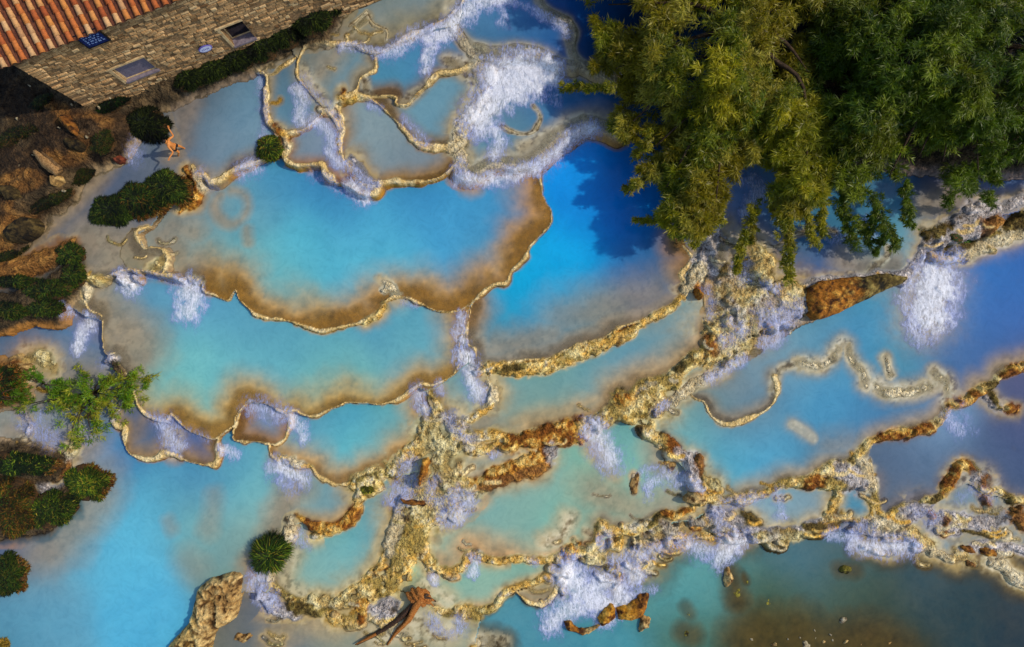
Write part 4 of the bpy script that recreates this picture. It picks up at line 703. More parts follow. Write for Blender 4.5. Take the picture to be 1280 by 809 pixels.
# roof: deck slopes back from the eave, barrel tiles in columns
PIT = math.radians(18); cp, sp = math.cos(PIT), math.sin(PIT); EV = .22
bm = bmesh.new()
y_r = 4.2
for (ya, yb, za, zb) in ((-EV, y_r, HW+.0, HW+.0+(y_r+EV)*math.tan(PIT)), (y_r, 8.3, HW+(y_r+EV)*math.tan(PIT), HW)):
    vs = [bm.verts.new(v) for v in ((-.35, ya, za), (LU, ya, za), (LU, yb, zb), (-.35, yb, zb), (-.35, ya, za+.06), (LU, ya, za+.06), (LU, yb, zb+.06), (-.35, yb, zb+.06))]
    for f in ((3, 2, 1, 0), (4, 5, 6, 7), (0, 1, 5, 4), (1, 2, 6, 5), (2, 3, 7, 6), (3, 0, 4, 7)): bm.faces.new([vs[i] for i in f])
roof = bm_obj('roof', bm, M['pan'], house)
def tile_mesh(name, r0, r1, L, up, mat, seg=7):
    V = []; F = []; th = .018
    for (rr, y, dz) in ((r0, 0, 0), (r1, L, -.0), ):
        for k in range(seg+1):
            a = math.pi*k/seg; c_, s_ = math.cos(a), math.sin(a)
            V.append((rr*c_, y, s_*rr*up+dz)); V.append(((rr-th)*c_, y, s_*(rr-th)*up+dz))
    n = 2*(seg+1)
    for k in range(seg):
        F.append((2*k, 2*k+2, n+2*k+2, n+2*k)); F.append((2*k+1, n+2*k+1, n+2*k+3, 2*k+3)); F.append((2*k, 2*k+1, 2*k+3, 2*k+2))
    me = bpy.data.meshes.new(name); me.from_pydata(V, [], F); me.materials.append(mat); me.polygons.foreach_set('use_smooth', [True]*len(F)); me.update(); return me
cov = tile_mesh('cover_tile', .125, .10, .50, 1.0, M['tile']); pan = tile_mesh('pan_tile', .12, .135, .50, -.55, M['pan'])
u00 = wallpt(25, 66)[0]; SPC = .43
covs = []
for i in range(-1, 20):
    for j in range(9):
        u_ = -.12+i*SPC; v_ = -.04+j*.40
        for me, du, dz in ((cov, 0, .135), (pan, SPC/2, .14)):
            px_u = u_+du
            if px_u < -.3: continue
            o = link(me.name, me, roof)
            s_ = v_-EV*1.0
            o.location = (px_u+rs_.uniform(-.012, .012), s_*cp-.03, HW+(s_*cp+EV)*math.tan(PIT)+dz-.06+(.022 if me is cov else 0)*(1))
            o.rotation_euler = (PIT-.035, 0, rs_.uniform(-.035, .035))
# signs on the wall
def on_wall(name, u, w, y=-.09):
    e = empty(name, (0, 0, 0), ang); q = Vector((A_.x, A_.y, 1.35))+ax_u*u+Vector((0, 0, w))+nrm*(-y); e.location = q; return e
M['sign_blue'] = flat('deep blue enamel', ['04123c', '0a1e58', '0c2a66'], .35, 3, .0); M['sign_black'] = flat('black metal edge', ['0c0c10', '18181c'], .4, 5, .0); M['sign_print'] = flat('pale blue lettering', ['6c88b8', '8ca4cc'], .6, 9, .0); M['sign_white'] = flat('white enamel', ['b8bcd8', 'd8dcf0'], .4, 4, .0); M['sign_purple'] = flat('violet lettering', ['5c54a0', '6c64b0'], .5, 4, .0)
e = tag(on_wall('wall_sign', (SG[0]+SG[1])/2, (SG[2]+SG[3])/2), 'dark blue notice board with faint pale lettering under the eave of the mill house', 'sign')
sw, sh = (SG[1]-SG[0])/2, (SG[3]-SG[2])/2
bm = bmesh.new(); box_bm(bm, -sw, sw, -.03, .03, -sh, sh); bm_obj('board', bm, M['sign_blue'], e)
bm = bmesh.new()
for a in ((-sw-.05, sw+.05, sh, sh+.05), (-sw-.05, sw+.05, -sh-.05, -sh), (-sw-.05, -sw, -sh, sh), (sw, sw+.05, -sh, sh)): box_bm(bm, a[0], a[1], -.045, .03, a[2], a[3])
bm_obj('frame', bm, M['sign_black'], e)
bm = bmesh.new(); rr_ = random.Random(2)         # the notice is too small in the photo to read: worn strokes of lettering in rows
for row in range(5):
    x = -sw*.72
    while x < sw*.7:
        l_ = rr_.uniform(.04, .14); zc = sh*(.62-.3*row)
        for q in range(2): box_bm(bm, x+q*l_*.55, x+q*l_*.55+l_*.4, -.036, -.0305, zc-.05*rr_.uniform(.5, 1), zc+.05*rr_.uniform(.4, 1))
        x += l_+rr_.uniform(.05, .1)
bm_obj('lettering', bm, M['sign_print'], e)
ov = wallpt(256, 59); e = tag(on_wall('oval_plaque', ov[0], ov[1]), 'small white oval plaque low on the mill house wall', 'plaque')
def disc(bm, rx, rz, y0, y1, n=24):
    a = [bm.verts.new((rx*math.cos(2*math.pi*k/n), y0, rz*math.sin(2*math.pi*k/n))) for k in range(n)]; b_ = [bm.verts.new((v.co.x, y1, v.co.z)) for v in a]
    bm.faces.new(a); bm.faces.new(b_[::-1])
    for k in range(n): bm.faces.new([a[k], a[(k+1) % n], b_[(k+1) % n], b_[k]])
bm = bmesh.new(); disc(bm, .34, .26, -.02, .03); bm_obj('rim', bm, M['sign_purple'], e)
bm = bmesh.new(); disc(bm, .29, .21, -.03, -.021); bm_obj('plate', bm, M['sign_white'], e)
bm = bmesh.new()
for x in (-.16, -.08, .0, .08, .15): box_bm(bm, x-.02, x+.012, -.036, -.0305, -.05, .05)
bm_obj('lettering', bm, M['sign_purple'], e)

# ------------------------------------------------------------------ rocks
def ground_z(px, py):
    r = int(np.clip((py-Y0)/STEP, 0, NY-1)); c = int(np.clip((px-X0)/STEP, 0, NX-1)); return float(max(T[r, c], LV[r, c]))
m, nt, b = newmat('crusted rock', .85, .25); M['rock'] = m
p = coord(nt); n1 = noise(nt, 6, 9, .72, .8, p); r_ = ramp(nt, n1.outputs[0], [(.36, (.22, .16, .12)), (.5, (.92, .9, .88)), (.68, (1.7, 1.55, 1.35))])
nt.links.new(mixc(nt, .85, attr(nt, 'col').outputs['Color'], r_.outputs[0], 'MULTIPLY'), b.inputs[0]); nt.links.new(bump(nt, n1.outputs[0], .16, .9), b.inputs['Normal'])
PAL.update({'sand': ('b08a50','dcbc7c','5c4020'), 'olive': ('6c6420','948c34','2c2810'), 'amber': ('c08420','f0b84c','5c300c'), 'brown': ('7c4c1c','a8702c','2c180c'), 'pebble': ('b0a484','dcd0b0','6c5c44'), 'brick': ('7c3c24','a8583c','2c1410'), 'umber': ('3c3018','5c4c28','18120a')})
def rock(name, cat, outline, h, kind, label, zb=None, wid=8, step=1.1, kind2=None, rough=.16, group=None, sink=.5, skirt=.5):
    ol = spline(outline+outline[:1], 3); x0, x1, y0, y1 = ol[:, 0].min()-4, ol[:, 0].max()+4, ol[:, 1].min()-4, ol[:, 1].max()+4
    step = max(step, (x1-x0)/110)
    xs = np.arange(x0, x1, step); ys = np.arange(y0, y1, step); X, Y = np.meshgrid(xs, ys)
    ja = min(9, .32*min(x1-x0, y1-y0)); js = max(5, .45*min(x1-x0, y1-y0)); wx = X+ja*(fbm(X, Y, js, 7, 4, .6)-.5); wy = Y+ja*(fbm(X, Y, js, 19, 4, .6)-.5)
    ins = inpoly(wx, wy, ol); D = np.full(X.shape, 1e3)
    for k in range(len(ol)-1):
        a = ol[k]; d = ol[k+1]-a; t = np.clip(((wx-a[0])*d[0]+(wy-a[1])*d[1])/(d@d+1e-9), 0, 1); D = np.minimum(D, np.hypot(wx-a[0]-t*d[0], wy-a[1]-t*d[1]))
    cx, cy = (x0+x1)/2, (y0+y1)/2; zc = ground_z(cx, cy) if zb is None else zb
    n = fbm(X, Y, 16, 29, 4, .6); n2 = fbm(X, Y, 6, 39, 3, .7)
    Z = zc-.04+h*np.sqrt(np.clip(D/wid, 0, 1))*(.75+.5*n)+rough*(n2-.5)
    Z = np.where(ins, Z, zc-skirt)
    c = palette(kind, .5*n+.5*n2, fbm(X, Y, 5, 49, 3, .7))
    if kind2: f = sstep(.38, .62, (X-x0)/(x1-x0)+.5*(n-.5))[..., None]; c = c*(1-f)+palette(kind2, .5*n+.5*n2, n2)*f
    keep = ins; fm = keep[1:, :-1] | keep[1:, 1:] | keep[:-1, 1:] | keep[:-1, :-1]; rr, cc = np.nonzero(fm)
    if not len(rr): return
    w_ = X.shape[1]; f = np.stack([(rr+1)*w_+cc, (rr+1)*w_+cc+1, rr*w_+cc+1, rr*w_+cc], -1); u, inv = np.unique(f.ravel(), return_inverse=True)
    wx_, wy_ = un(X, Y, zc+h*.4); ox, oy = un(cx, cy, zc)
    V = np.stack([wx_.ravel()[u]-ox, wy_.ravel()[u]-oy, Z.ravel()[u]-zc], -1)
    o = link(name, mesh_np(name, V, inv.reshape(-1, 4), M['rock'], True, None, {'col': c.reshape(-1, 3)[u]})); o.location = (ox, oy, zc)
    return tag(o, label, cat, group)
def oval(cx, cy, rx, ry, a=0.0, seed=0, n=9):
    r = random.Random(seed+int(cx*7+cy)); return [(cx+rx*math.cos(t)*math.cos(a)*k-ry*math.sin(t)*math.sin(a)*k, cy+rx*math.cos(t)*math.sin(a)*k+ry*math.sin(t)*math.cos(a)*k) for t, k in [(2*math.pi*i/n, r.uniform(.82, 1.12)) for i in range(n)]]
rock('travertine_boulder', 'boulder', [(262,722),(285,716),(300,720),(300,740),(294,760),(288,778),(270,788),(262,800),(252,830),(205,832),(212,806),(230,785),(238,762),(244,740)], .6, 'crust', 'long sandy orange boulder ridge at the bottom left between two pools', wid=9, kind2='sand', rough=.45)
rock('stone', 'stone', oval(303, 797, 12, 7, -.1), .2, 'sand', 'small orange stone in shallow water right of the long sandy ridge', wid=5)
rock('orange_boulder', 'boulder', [(770,762),(784,756),(800,747),(813,743),(812,756),(806,768),(795,775),(783,778),(772,776)], .55, 'amber', 'bright amber boulder, largest of the cluster below the rapids', wid=10, kind2='orange')
rock('orange_boulder', 'boulder', [(746,772),(754,763),(768,758),(769,774),(762,780),(752,782)], .45, 'amber', 'squarish amber boulder left of the largest one below the rapids', wid=8)
rock('orange_boulder', 'boulder', [(706,778),(714,775),(722,783),(734,786),(746,781),(750,785),(740,791),(728,796),(716,793),(708,790)], .38, 'orange', 'curved rusty boulder at the left end of the cluster below the rapids', wid=6, kind2='sand')
rock('orange_boulder', 'boulder', [(798,772),(807,769),(815,774),(812,783),(803,790),(797,793),(799,783)], .3, 'sand', 'small tapering boulder hanging below the right end of the amber boulders', wid=6)
rock('rock_slab', 'rock', [(1012,360),(1035,350),(1060,346),(1085,345),(1110,342),(1136,346),(1130,354),(1105,365),(1080,377),(1050,390),(1025,399),(1014,390),(1009,374)], .5, 'orange', 'long rock slab, rusty orange at one end and dark at the other, right of the crust mound', wid=12, kind2='moss', zb=.05)
rock('rock', 'rock', oval(1058, 712, 10, 7, .1), .25, 'olive', 'squarish olive rock just under the dark river water', wid=5)
rock('stone', 'stone', oval(1054, 776, 6, 4, -.6), .15, 'pebble', 'pale cream stone alone on the river bed near the bottom edge', wid=3)
rock('rock', 'rock', oval(1237, 690, 12, 5.5, .2), .25, 'orange', 'ochre rock set in the right river bank', wid=5); rock('rock', 'rock', oval(1212, 687, 10, 4, .5), .2, 'brown', 'flat brown rock in the right river bank beside the ochre one', wid=4); rock('rock', 'rock', oval(1215, 706, 7, 5, .4), .2, 'ochre', 'small ochre rock in the river just below the right bank', wid=4)
rock('rock', 'rock', oval(911, 722, 7, 13, .1), .3, 'sand', 'knobbly yellow rock breaking the river surface below the bank', wid=6); rock('rock', 'rock', oval(921, 742, 8, 9, 0), .04, 'olive', 'yellow green rock under water beneath the knobbly rock', wid=5, skirt=.3); rock('rock', 'rock', oval(932, 727, 4, 5, 0), .05, 'olive', 'little green rock under water right of the knobbly rock', wid=4, skirt=.3)
rock('rock', 'rock', oval(861, 765, 5, 6), .03, 'olive', 'dim green rock under the teal river water', wid=4, skirt=.3); rock('rock', 'rock', oval(858, 791, 9, 6), .04, 'olive', 'larger dim green rock near the bottom of the teal river water', wid=5, skirt=.3); rock('rock', 'rock', oval(962, 752, 6, 6), .03, 'olive', 'dim olive rock in the dark river bed', wid=5, skirt=.3)
for k, (x, y, r) in enumerate([(968,806,4),(1008,807,6),(1020,799,2.5),(1030,803,3),(1039,794,2.5),(1041,801,2),(1057,803,3),(1000,798,2),(985,800,2),(1076,806,2),(940,800,3),(1018,788,2),(1112,804,3)]):
    rock('pebble', 'pebble', oval(x, y, r, r*.7, k), .1, 'pebble' if k % 3 else 'sand', 'pale pebble on the brown river bed at the bottom edge', wid=2, step=.8, group='pebbles on the brown river bed')
rock('rock', 'rock', oval(876, 367, 4, 8, -.3), .3, 'orange', 'dark orange stone lodged in the crust where the vivid blue pool spills', wid=4, zb=.1)
rock('rock', 'rock', oval(831, 641, 9, 4, -.1), .1, 'orange', 'flat orange stone on the rim of the green pool', wid=4)
rock('rock', 'rock', oval(871, 624, 13, 8, 0), .3, 'sand', 'yellow block of crust at the right corner of the green pool', wid=6)
rock('rock', 'rock', [(871,567),(877,566),(881,575),(879,586),(872,586),(869,576)], .3, 'rust', 'reddish stone on top of the grey knob between green and blue pools', wid=4)
rock('rock', 'rock', oval(794, 606, 6, 14, .15), .12, 'sand', 'long yellow stone standing in the green pool', wid=5, rough=.1); rock('rock', 'rock', oval(838, 579, 7, 11, -.3), .05, 'sand', 'pale yellow stone under the orange spur in the green pool', wid=5, rough=.06)
rock('rock', 'rock', [(528,575),(535,573),(536,588),(530,600),(523,610),(524,595)], .4, 'orange', 'upright orange blade of rock on the crust fan', wid=4)
rock('rock', 'rock', oval(516, 629, 17, 4, .15), .25, 'brown', 'rusty shelf of rock at the top of the wide yellow crust', wid=4)
rock('rock', 'rock', oval(418, 769, 8, 6), .25, 'sand', 'round yellow knob on the grey ledge below the teal pool', wid=5)
rock('rock', 'rock', oval(148, 199, 8, 5, -.1), .3, 'brick', 'brick red stone at the water edge near the bather', wid=4)
rock('boulder', 'boulder', [(74,140),(84,142),(92,152),(96,162),(90,168),(80,160),(72,150)], .55, 'brown', 'yellowish boulder on the dark bank below the corner of the house', wid=8); rock('boulder', 'boulder', oval(88, 178, 12, 7, .4), .3, 'umber', 'brown boulder on the bank below the yellowish one', wid=6)
rock('boulder', 'boulder', oval(10, 240, 13, 10, .4), .4, 'umber', 'brown boulder on the bank at the left edge', wid=7); rock('boulder', 'boulder', oval(24, 285, 22, 14, -.4), .4, 'umber', 'broad brown hump of earth at the left edge of the water', wid=10)
rock('rock', 'rock', [(60,220),(72,218),(70,228),(62,230)], .2, 'sand', 'tan flat stone below the cut log', wid=3)
rock('rock', 'rock', oval(20, 462, 14, 10, .2), .4, 'brown', 'rusty brown rock at the left edge above the shrub', wid=6, kind2='sand')
rock('rock', 'rock', oval(205, 290, 10, 6, -.3), .2, 'orange', 'orange crusted stone under the right reed clump', wid=4) if False else None
pr = random.Random(9)
for k in range(26):
    x, y = pr.uniform(5, 150), pr.uniform(105, 250)
    if x > 165-(y-100)*.5: continue
    r = pr.uniform(1.3, 2.8); rock('pebble', 'pebble', oval(x, y, r, r*.7, k), .12, 'pebble', 'pale pebble scattered on the dark earth bank', wid=2, step=.7, group='pebbles on the earth bank')
# ------------------------------------------------------------------ driftwood and cut log
M['drift'] = flat('weathered driftwood', ['5c300c', '9c5c20', 'c88c48'], .8, 16, .04); M['drift_dark'] = flat('dark wet driftwood', ['1c1410', '3c2818', '5c3c20'], .6, 16, .03)
dz_ = ground_z(520, 750)
dw = tag(empty('driftwood', at(525, 750, dz_)), 'brown forked driftwood stump lying across the terrace at the bottom centre', 'driftwood')
def dpt(px, py, h): return at(px, py, dz_+h)-dw.location
tube('branch', [dpt(528,748,.4), dpt(520,757,.36), dpt(510,775,.22), dpt(496,790,.1), dpt(484,806,.0)], [.2, .18, .13, .09, .05], M['drift'], dw, 9, .28, 1)
tube('branch', [dpt(522,750,.2), dpt(507,766,.2), dpt(490,780,.16), dpt(470,793,.1), dpt(446,806,.03)], [.13, .15, .13, .1, .04], M['drift_dark'], dw, 9, .25, 2)
tube('twig', [dpt(470,793,.2), dpt(458,799,.2), dpt(444,806,.14)], [.07, .07, .03], M['drift'], dw, 7, .2, 3)
bm = bmesh.new(); bmesh.ops.create_icosphere(bm, subdivisions=4, radius=1)
for v in bm.verts:
    c = v.co; k = 1+.35*math.sin(c.x*5+c.y*4)*math.cos(c.z*4+c.y*6)+.12*math.sin(c.x*17)*math.sin(c.y*15+c.z*9); tp = 1-.45*max(0, c.x)
    v.co = Vector((c.x*.62*k, c.y*.42*k*tp, c.z*.26*k*tp))
o = bm_obj('root_crown', bm, M['drift'], dw, True); o.location = dpt(526, 747, .25); o.rotation_euler = (0, 0, -.25)
for a, (x, y) in enumerate([(545,752),(542,758),(537,744),(515,742)]):
    tube('root', [dpt(528,748,.35), dpt((528+x)/2,(748+y)/2-2,.35), dpt(x,y,.2)], [.14, .08, .03], M['drift'] if a % 2 else M['drift_dark'], dw, 6, .3, 10+a)
lz = ground_z(58, 200)
lg = tag(empty('cut_log', at(60, 203, lz)), 'tan split log lying on the brown bank at the left', 'log')
tube('trunk', [at(43,189,lz+.35)-lg.location, at(58,203,lz+.3)-lg.location, at(74,215,lz+.25)-lg.location], [.1, .26, .22], flat('tan split wood', ['5c4024', '9c7444', 'c09868'], .85, 12, .03), lg, 8, .2, 4)
tube('stub', [at(52,190,lz+.3)-lg.location, at(64,201,lz+.4)-lg.location, at(76,212,lz+.3)-lg.location], [.05, .13, .12], flat('grey brown bark', ['3c2c1c', '6c5030', '8c6c44'], .9, 12, .04), lg, 7, .25, 5)

# ------------------------------------------------------------------ the bather, standing with arms spread
M['skin'] = flat('sunlit skin', ['b8682c', 'cc803c', 'd88c48'], .5, 6, .001); M['hair'] = flat('dark hair', ['140c08', '241410'], .6, 20, .01); M['shorts'] = flat('black swim shorts', ['08080c', '121218'], .7, 12, .003)
def skinned(name, joints, edges, mat, parent, sub=2, root=0):
    me = bpy.data.meshes.new(name+'_tmp'); me.from_pydata([j[0] for j in joints], edges, []); o = bpy.data.objects.new(name+'_tmp', me); S.collection.objects.link(o)
    o.modifiers.new('s', 'SKIN'); sm = o.modifiers.new('u', 'SUBSURF'); sm.levels = sub; sm.render_levels = sub
    for i, j in enumerate(joints):
        r = j[1]; me.skin_vertices[0].data[i].radius = (r, r) if not isinstance(r, tuple) else r
        me.skin_vertices[0].data[i].use_root = (i == root)
    dg = bpy.context.evaluated_depsgraph_get(); dg.update(); me2 = bpy.data.meshes.new_from_object(o.evaluated_get(dg)); bpy.data.objects.remove(o)
    me2.materials.clear(); me2.materials.append(mat); me2.polygons.foreach_set('use_smooth', [True]*len(me2.polygons)); me2.name = name
    return link(name, me2, parent)
pf = at(228, 190, .52)
man = tag(empty('person', pf), 'bather in black swim shorts wading with both arms spread wide beside the reeds', 'person')
J = [((0,0,.93),(.15,.11)),((.01,0,1.12),(.135,.095)),((.0,0,1.32),(.165,.11)),((.0,0,1.44),(.10,.08)),((-.02,0,1.53),(.058,.058)),((-.02,0,1.60),(.085,.08)),((-.015,0,1.70),(.095,.085)),((-.01,0,1.77),(.06,.06)),
 ((.0,.19,1.42),.062),((.16,.42,1.27),.045),((.0,.72,1.38),.032),((-.04,.80,1.41),.028),
 ((.0,-.19,1.42),.062),((.16,-.40,1.25),.045),((.02,-.66,1.30),.032),((-.02,-.74,1.31),.028),
 ((.03,.10,.88),.095),((.14,.13,.50),.062),((.12,.17,.10),.042),((.13,.17,.02),.04),((.27,.19,-.01),.032),
 ((.0,-.10,.88),.095),((.06,-.17,.50),.062),((-.16,-.22,.12),.042),((-.18,-.22,.03),.04),((-.04,-.24,-.01),.032)]
E = [(0,1),(1,2),(2,3),(3,4),(4,5),(5,6),(6,7),(3,8),(8,9),(9,10),(10,11),(3,12),(12,13),(13,14),(14,15),(0,16),(16,17),(17,18),(18,19),(19,20),(0,21),(21,22),(22,23),(23,24),(24,25)]
n0 = len(J)
for hand, sgn in ((11, 1), (15, -1)):                       # five fingers to each hand
    hx, hy, hz = J[hand][0]
    for k, (dx, ln) in enumerate([(-.035,.07),(-.012,.085),(.012,.08),(.034,.065)]):
        J += [((hx+dx, hy+sgn*.035, hz), .010), ((hx+dx*1.3, hy+sgn*(.035+ln), hz+.01-.02*k*.3), .007)]; E += [(hand, len(J)-2), (len(J)-2, len(J)-1)]
    J += [((hx+.05, hy+sgn*.0, hz-.01), .011), ((hx+.075, hy+sgn*.035, hz), .009)]; E += [(hand, len(J)-2), (len(J)-2, len(J)-1)]
body = skinned('body', J, E, M['skin'], man)
skinned('swim_shorts', [((0,0,1.0),(.165,.125)),((0,0,.93),(.175,.135)),((.03,.10,.86),.115),((.09,.12,.66),.10),((.0,-.10,.86),.115),((.035,-.14,.66),.10)], [(0,1),(1,2),(2,3),(1,4),(4,5)], M['shorts'], man)
skinned('hair', [((-.07,0,1.68),(.09,.10)),((-.045,0,1.78),(.105,.105)),((.02,0,1.83),(.07,.08))], [(0,1),(1,2)], M['hair'], man)
def ball(name, loc, r, mat, parent, sc=(1, 1, 1)):
    bm = bmesh.new(); bmesh.ops.create_uvsphere(bm, u_segments=12, v_segments=8, radius=r); bmesh.ops.scale(bm, vec=sc, verts=bm.verts); o = bm_obj(name, bm, mat, parent, True); o.location = loc; return o
ball('nose', (.088, 0, 1.665), .018, M['skin'], man, (1.2, .7, 1.3)); ball('ear', (-.01, .092, 1.67), .025, M['skin'], man, (.6, .4, 1.2)); ball('ear', (-.01, -.092, 1.67), .025, M['skin'], man, (.6, .4, 1.2))
ball('eye', (.075, .033, 1.695), .010, M['hair'], man); ball('eye', (.075, -.033, 1.695), .010, M['hair'], man); ball('mouth', (.074, 0, 1.625), .018, M['hair'], man, (.4, 1.3, .3))

# ------------------------------------------------------------------ plants
def leafmat(name, trans=.35, rough=.55):
    m, nt, b = newmat(name, rough, .25); a = attr(nt, 'col'); nt.links.new(a.outputs['Color'], b.inputs[0])
    t = N(nt, 'ShaderNodeBsdfTranslucent'); nt.links.new(mixc(nt, 1.0, a.outputs['Color'], (1.3, 1.4, .6, 1), 'MULTIPLY'), t.inputs[0])
    mx = N(nt, 'ShaderNodeMixShader'); mx.inputs[0].default_value = trans; nt.links.new(b.outputs[0], mx.inputs[1]); nt.links.new(t.outputs[0], mx.inputs[2]); nt.links.new(mx.outputs[0], nt.nodes['Material Output'].inputs[0]); return m
M['leaf'] = leafmat('willow leaf', .3, .4); M['blade'] = leafmat('grass blade', .25, .6)
M['bark'] = flat('dark bark', ['1c140c', '3c2c1c', '54402c'], .95, 7, .06)
def unit(v): return v/(np.linalg.norm(v, axis=-1, keepdims=True)+1e-9)
def leaves_mesh(name, P, D, Nn, Ln, Wd, C, mat, parent, curve=0.0):
    """P base, D direction, Nn rough normal, one folded quad each"""
    D = unit(D); Sd = unit(np.cross(D, Nn)); L_ = Ln[:, None]; W_ = Wd[:, None]; up = unit(np.cross(Sd, D))
    V = np.stack([P, P+D*L_*.42+Sd*W_*.5+up*W_*.12, P+D*L_-up*L_*curve, P+D*L_*.42-Sd*W_*.5+up*W_*.12], 1).reshape(-1, 3)
    F = np.arange(len(V)).reshape(-1, 4)
    return link(name, mesh_np(name, V, F, mat, False, None, {'col': np.repeat(C, 4, axis=0)}), parent)
def pick(hexes, wts, n, r, var=.25):
    A = np.array([lin(h) for h in hexes]); i = r.choice(len(A), n, p=np.array(wts)/sum(wts)); return A[i]*(1+r.uniform(-var, var, (n, 1)))
# spray templates: a drooping twig with side twigs, all set with narrow leaves
def spray_template(r, n_side=7, per=9, length=1.0):
    P = []; D = []
    def twig(p0, d0, ln, k):
        p = p0.copy(); d = d0.copy()
        for i in range(k):
            d = unit(d+np.array([0, 0, -.10])+r.normal(0, .07, 3)); p = p+d*ln/k
            for s in range(2):
                q = unit(d*r.uniform(.5, 1.1)+unit(r.normal(0, 1, 3))*.75+np.array([0, 0, .12])); P.append(p.copy()); D.append(q)
    twig(np.zeros(3), np.array([1, 0, .25]), length, per+5)
    for i in range(n_side):
        t = r.uniform(.1, .95); a = r.uniform(.35, 1.0)*r.choice([-1, 1]); twig(np.array([t*length, 0, .12*t*length]), unit(np.array([math.cos(a), math.sin(a), r.uniform(-.3, .45)])), length*r.uniform(.25, .55), per)
    return np.array(P), np.array(D)
RT = np.random.default_rng(77); TPL = [spray_template(RT) for _ in range(8)]
def sprays(pos, az, tilt, scale, hexes, wts, leafL, leafW, r, thin=1.0, tint=None):
    Ps = []; Ds = []; Cs = []
    for k in range(len(pos)):
        P, D = TPL[k % 8]
        if thin < 1: m_ = r.random(len(P)) < thin; P = P[m_]; D = D[m_]
        ca, sa = math.cos(az[k]), math.sin(az[k]); ct, st = math.cos(tilt[k]), math.sin(tilt[k])
        R = np.array([[ca*ct, -sa, -ca*st], [sa*ct, ca, -sa*st], [st, 0, ct]])
        Ps.append(P@R.T*scale[k]+pos[k]); Ds.append(D@R.T)
        base = pick(hexes, wts, 1, r, .2)[0] if tint is None else tint[k]
        Cs.append(base*.62+.38*pick(hexes, wts, len(P), r, .35))
    P = np.concatenate(Ps); D = np.concatenate(Ds); C = np.clip(np.concatenate(Cs), .004, .9); n = len(P)
    Nn = unit(np.array([0, 0, 1.0])+r.normal(0, .55, (n, 3)))
    return P, D, Nn, leafL*r.uniform(.6, 1.3, n), leafW*r.uniform(.7, 1.3, n), C
def big_tree(label, outline, trunk, hmax, hmin, hexes, wts, n, seed, voids, strands, ex=()):
    r = np.random.default_rng(seed); tx, ty = trunk; gz = z0(tx, ty); ol = spline(outline+outline[:1], 3)
    root = tag(empty('willow_tree', at(tx, ty, gz)), label, 'tree'); O = np.array(root.location)
    x0, x1, y0, y1 = ol[:, 0].min(), ol[:, 0].max(), ol[:, 1].min(), ol[:, 1].max()
    X = r.uniform(x0, x1, n*6); Y = r.uniform(y0, y1, n*6); ins = inpoly(X+12*(fbm(X, Y, 30, 5, 2)-.5), Y+12*(fbm(X, Y, 30, 6, 2)-.5), ol)
    dm = fbm(X, Y, 48, seed+3, 4, .65); dens = sstep(.34, .48, dm)
    for vx, vy, vr in voids: dens = dens*sstep(vr*.6, vr*1.3, np.hypot(X-vx, (Y-vy)*1.1))
    k = ins & (r.random(len(X)) < dens*.95+.03); X = X[k][:n]; Y = Y[k][:n]; dm = dm[k][:n]
    D = np.full(len(X), 1e3)
    for q in range(len(ol)-1):
        a = ol[q]; d = ol[q+1]-a; t = np.clip(((X-a[0])*d[0]+(Y-a[1])*d[1])/(d@d+1e-9), 0, 1); D = np.minimum(D, np.hypot(X-a[0]-t*d[0], Y-a[1]-t*d[1]))
    D = np.where(Y < 20, np.maximum(D, 60), D); kk = D > 5; X, Y, D, dm = X[kk], Y[kk], D[kk], dm[kk]
    top = hmin+(hmax-hmin)*sstep(0, 130, D)+1.5*(dm-.5)*2
    Z = top-np.abs(r.normal(0, .9, len(X)))*(.3+sstep(0, 90, D))
    wx, wy = un(X, Y, Z); P = np.stack([wx, wy, Z], -1)-O
    az = np.arctan2(P[:, 1], P[:, 0])+r.normal(0, 1.2, len(X)); tilt = r.normal(.12, .38, len(X))-.25*sstep(40, 0, D); sc = r.uniform(.45, 1.15, len(X))*(.55+.45*sstep(10, 50, D))
    P = P-np.stack([np.cos(az), np.sin(az), 0*az], -1)*(sc*.5)[:, None]
    tone = fbm(X, Y, 90, seed+9, 3); A = np.array([lin(h) for h in hexes]); tint = A[np.clip((sstep(.3, .7, tone)*len(A)).astype(int), 0, len(A)-1)]*(1+r.uniform(-.45, .5, (len(X), 1)))
    parts = [sprays(P, az, tilt, sc, hexes, wts, .33, .038, r, .7, tint)]
    for (sx, sy, ex_, ey, zz, w_) in strands:                 # long hanging shoots
        m_ = max(4, int(math.hypot(ex_-sx, ey-sy)/5)); t = np.linspace(0, 1, m_*3); wob = np.cumsum(r.normal(0, 1.3, len(t)))
        X = sx+(ex_-sx)*t+wob*.5; Y = sy+(ey-sy)*t+r.normal(0, 1.5, len(t)); Z = zz*(1-.55*t); wx, wy = un(X, Y, Z); P = np.stack([wx, wy, Z], -1)-O
        az = np.arctan2(-(ey-sy), ex_-sx)+r.normal(0, .55, len(t)); parts.append(sprays(P, az, r.normal(-.35, .2, len(t)), r.uniform(.25, .6, len(t))*w_, hexes, wts, .2, .036, r, .55))
        bz = [Vector((un(sx+(ex_-sx)*q, sy+(ey-sy)*q, zz*(1-.55*q))+(zz*(1-.55*q),)))-root.location for q in (0, .5, 1)]
        tube('shoot', bz, [.012, .01, .006], M['bark'], root, 4, .1, 3)
    Pa = [np.concatenate([p[i] for p in parts]) for i in range(6)]
    cr = leaves_mesh('crown', *Pa, M['leaf'], root, .12)
    tube('trunk', [(0, 0, -.5), (.1, .05, 1.2), (.0, .2, 2.6)], [.42, .34, .3], M['bark'], root, 10, .12, seed)
    ang0 = r.uniform(0, 6)
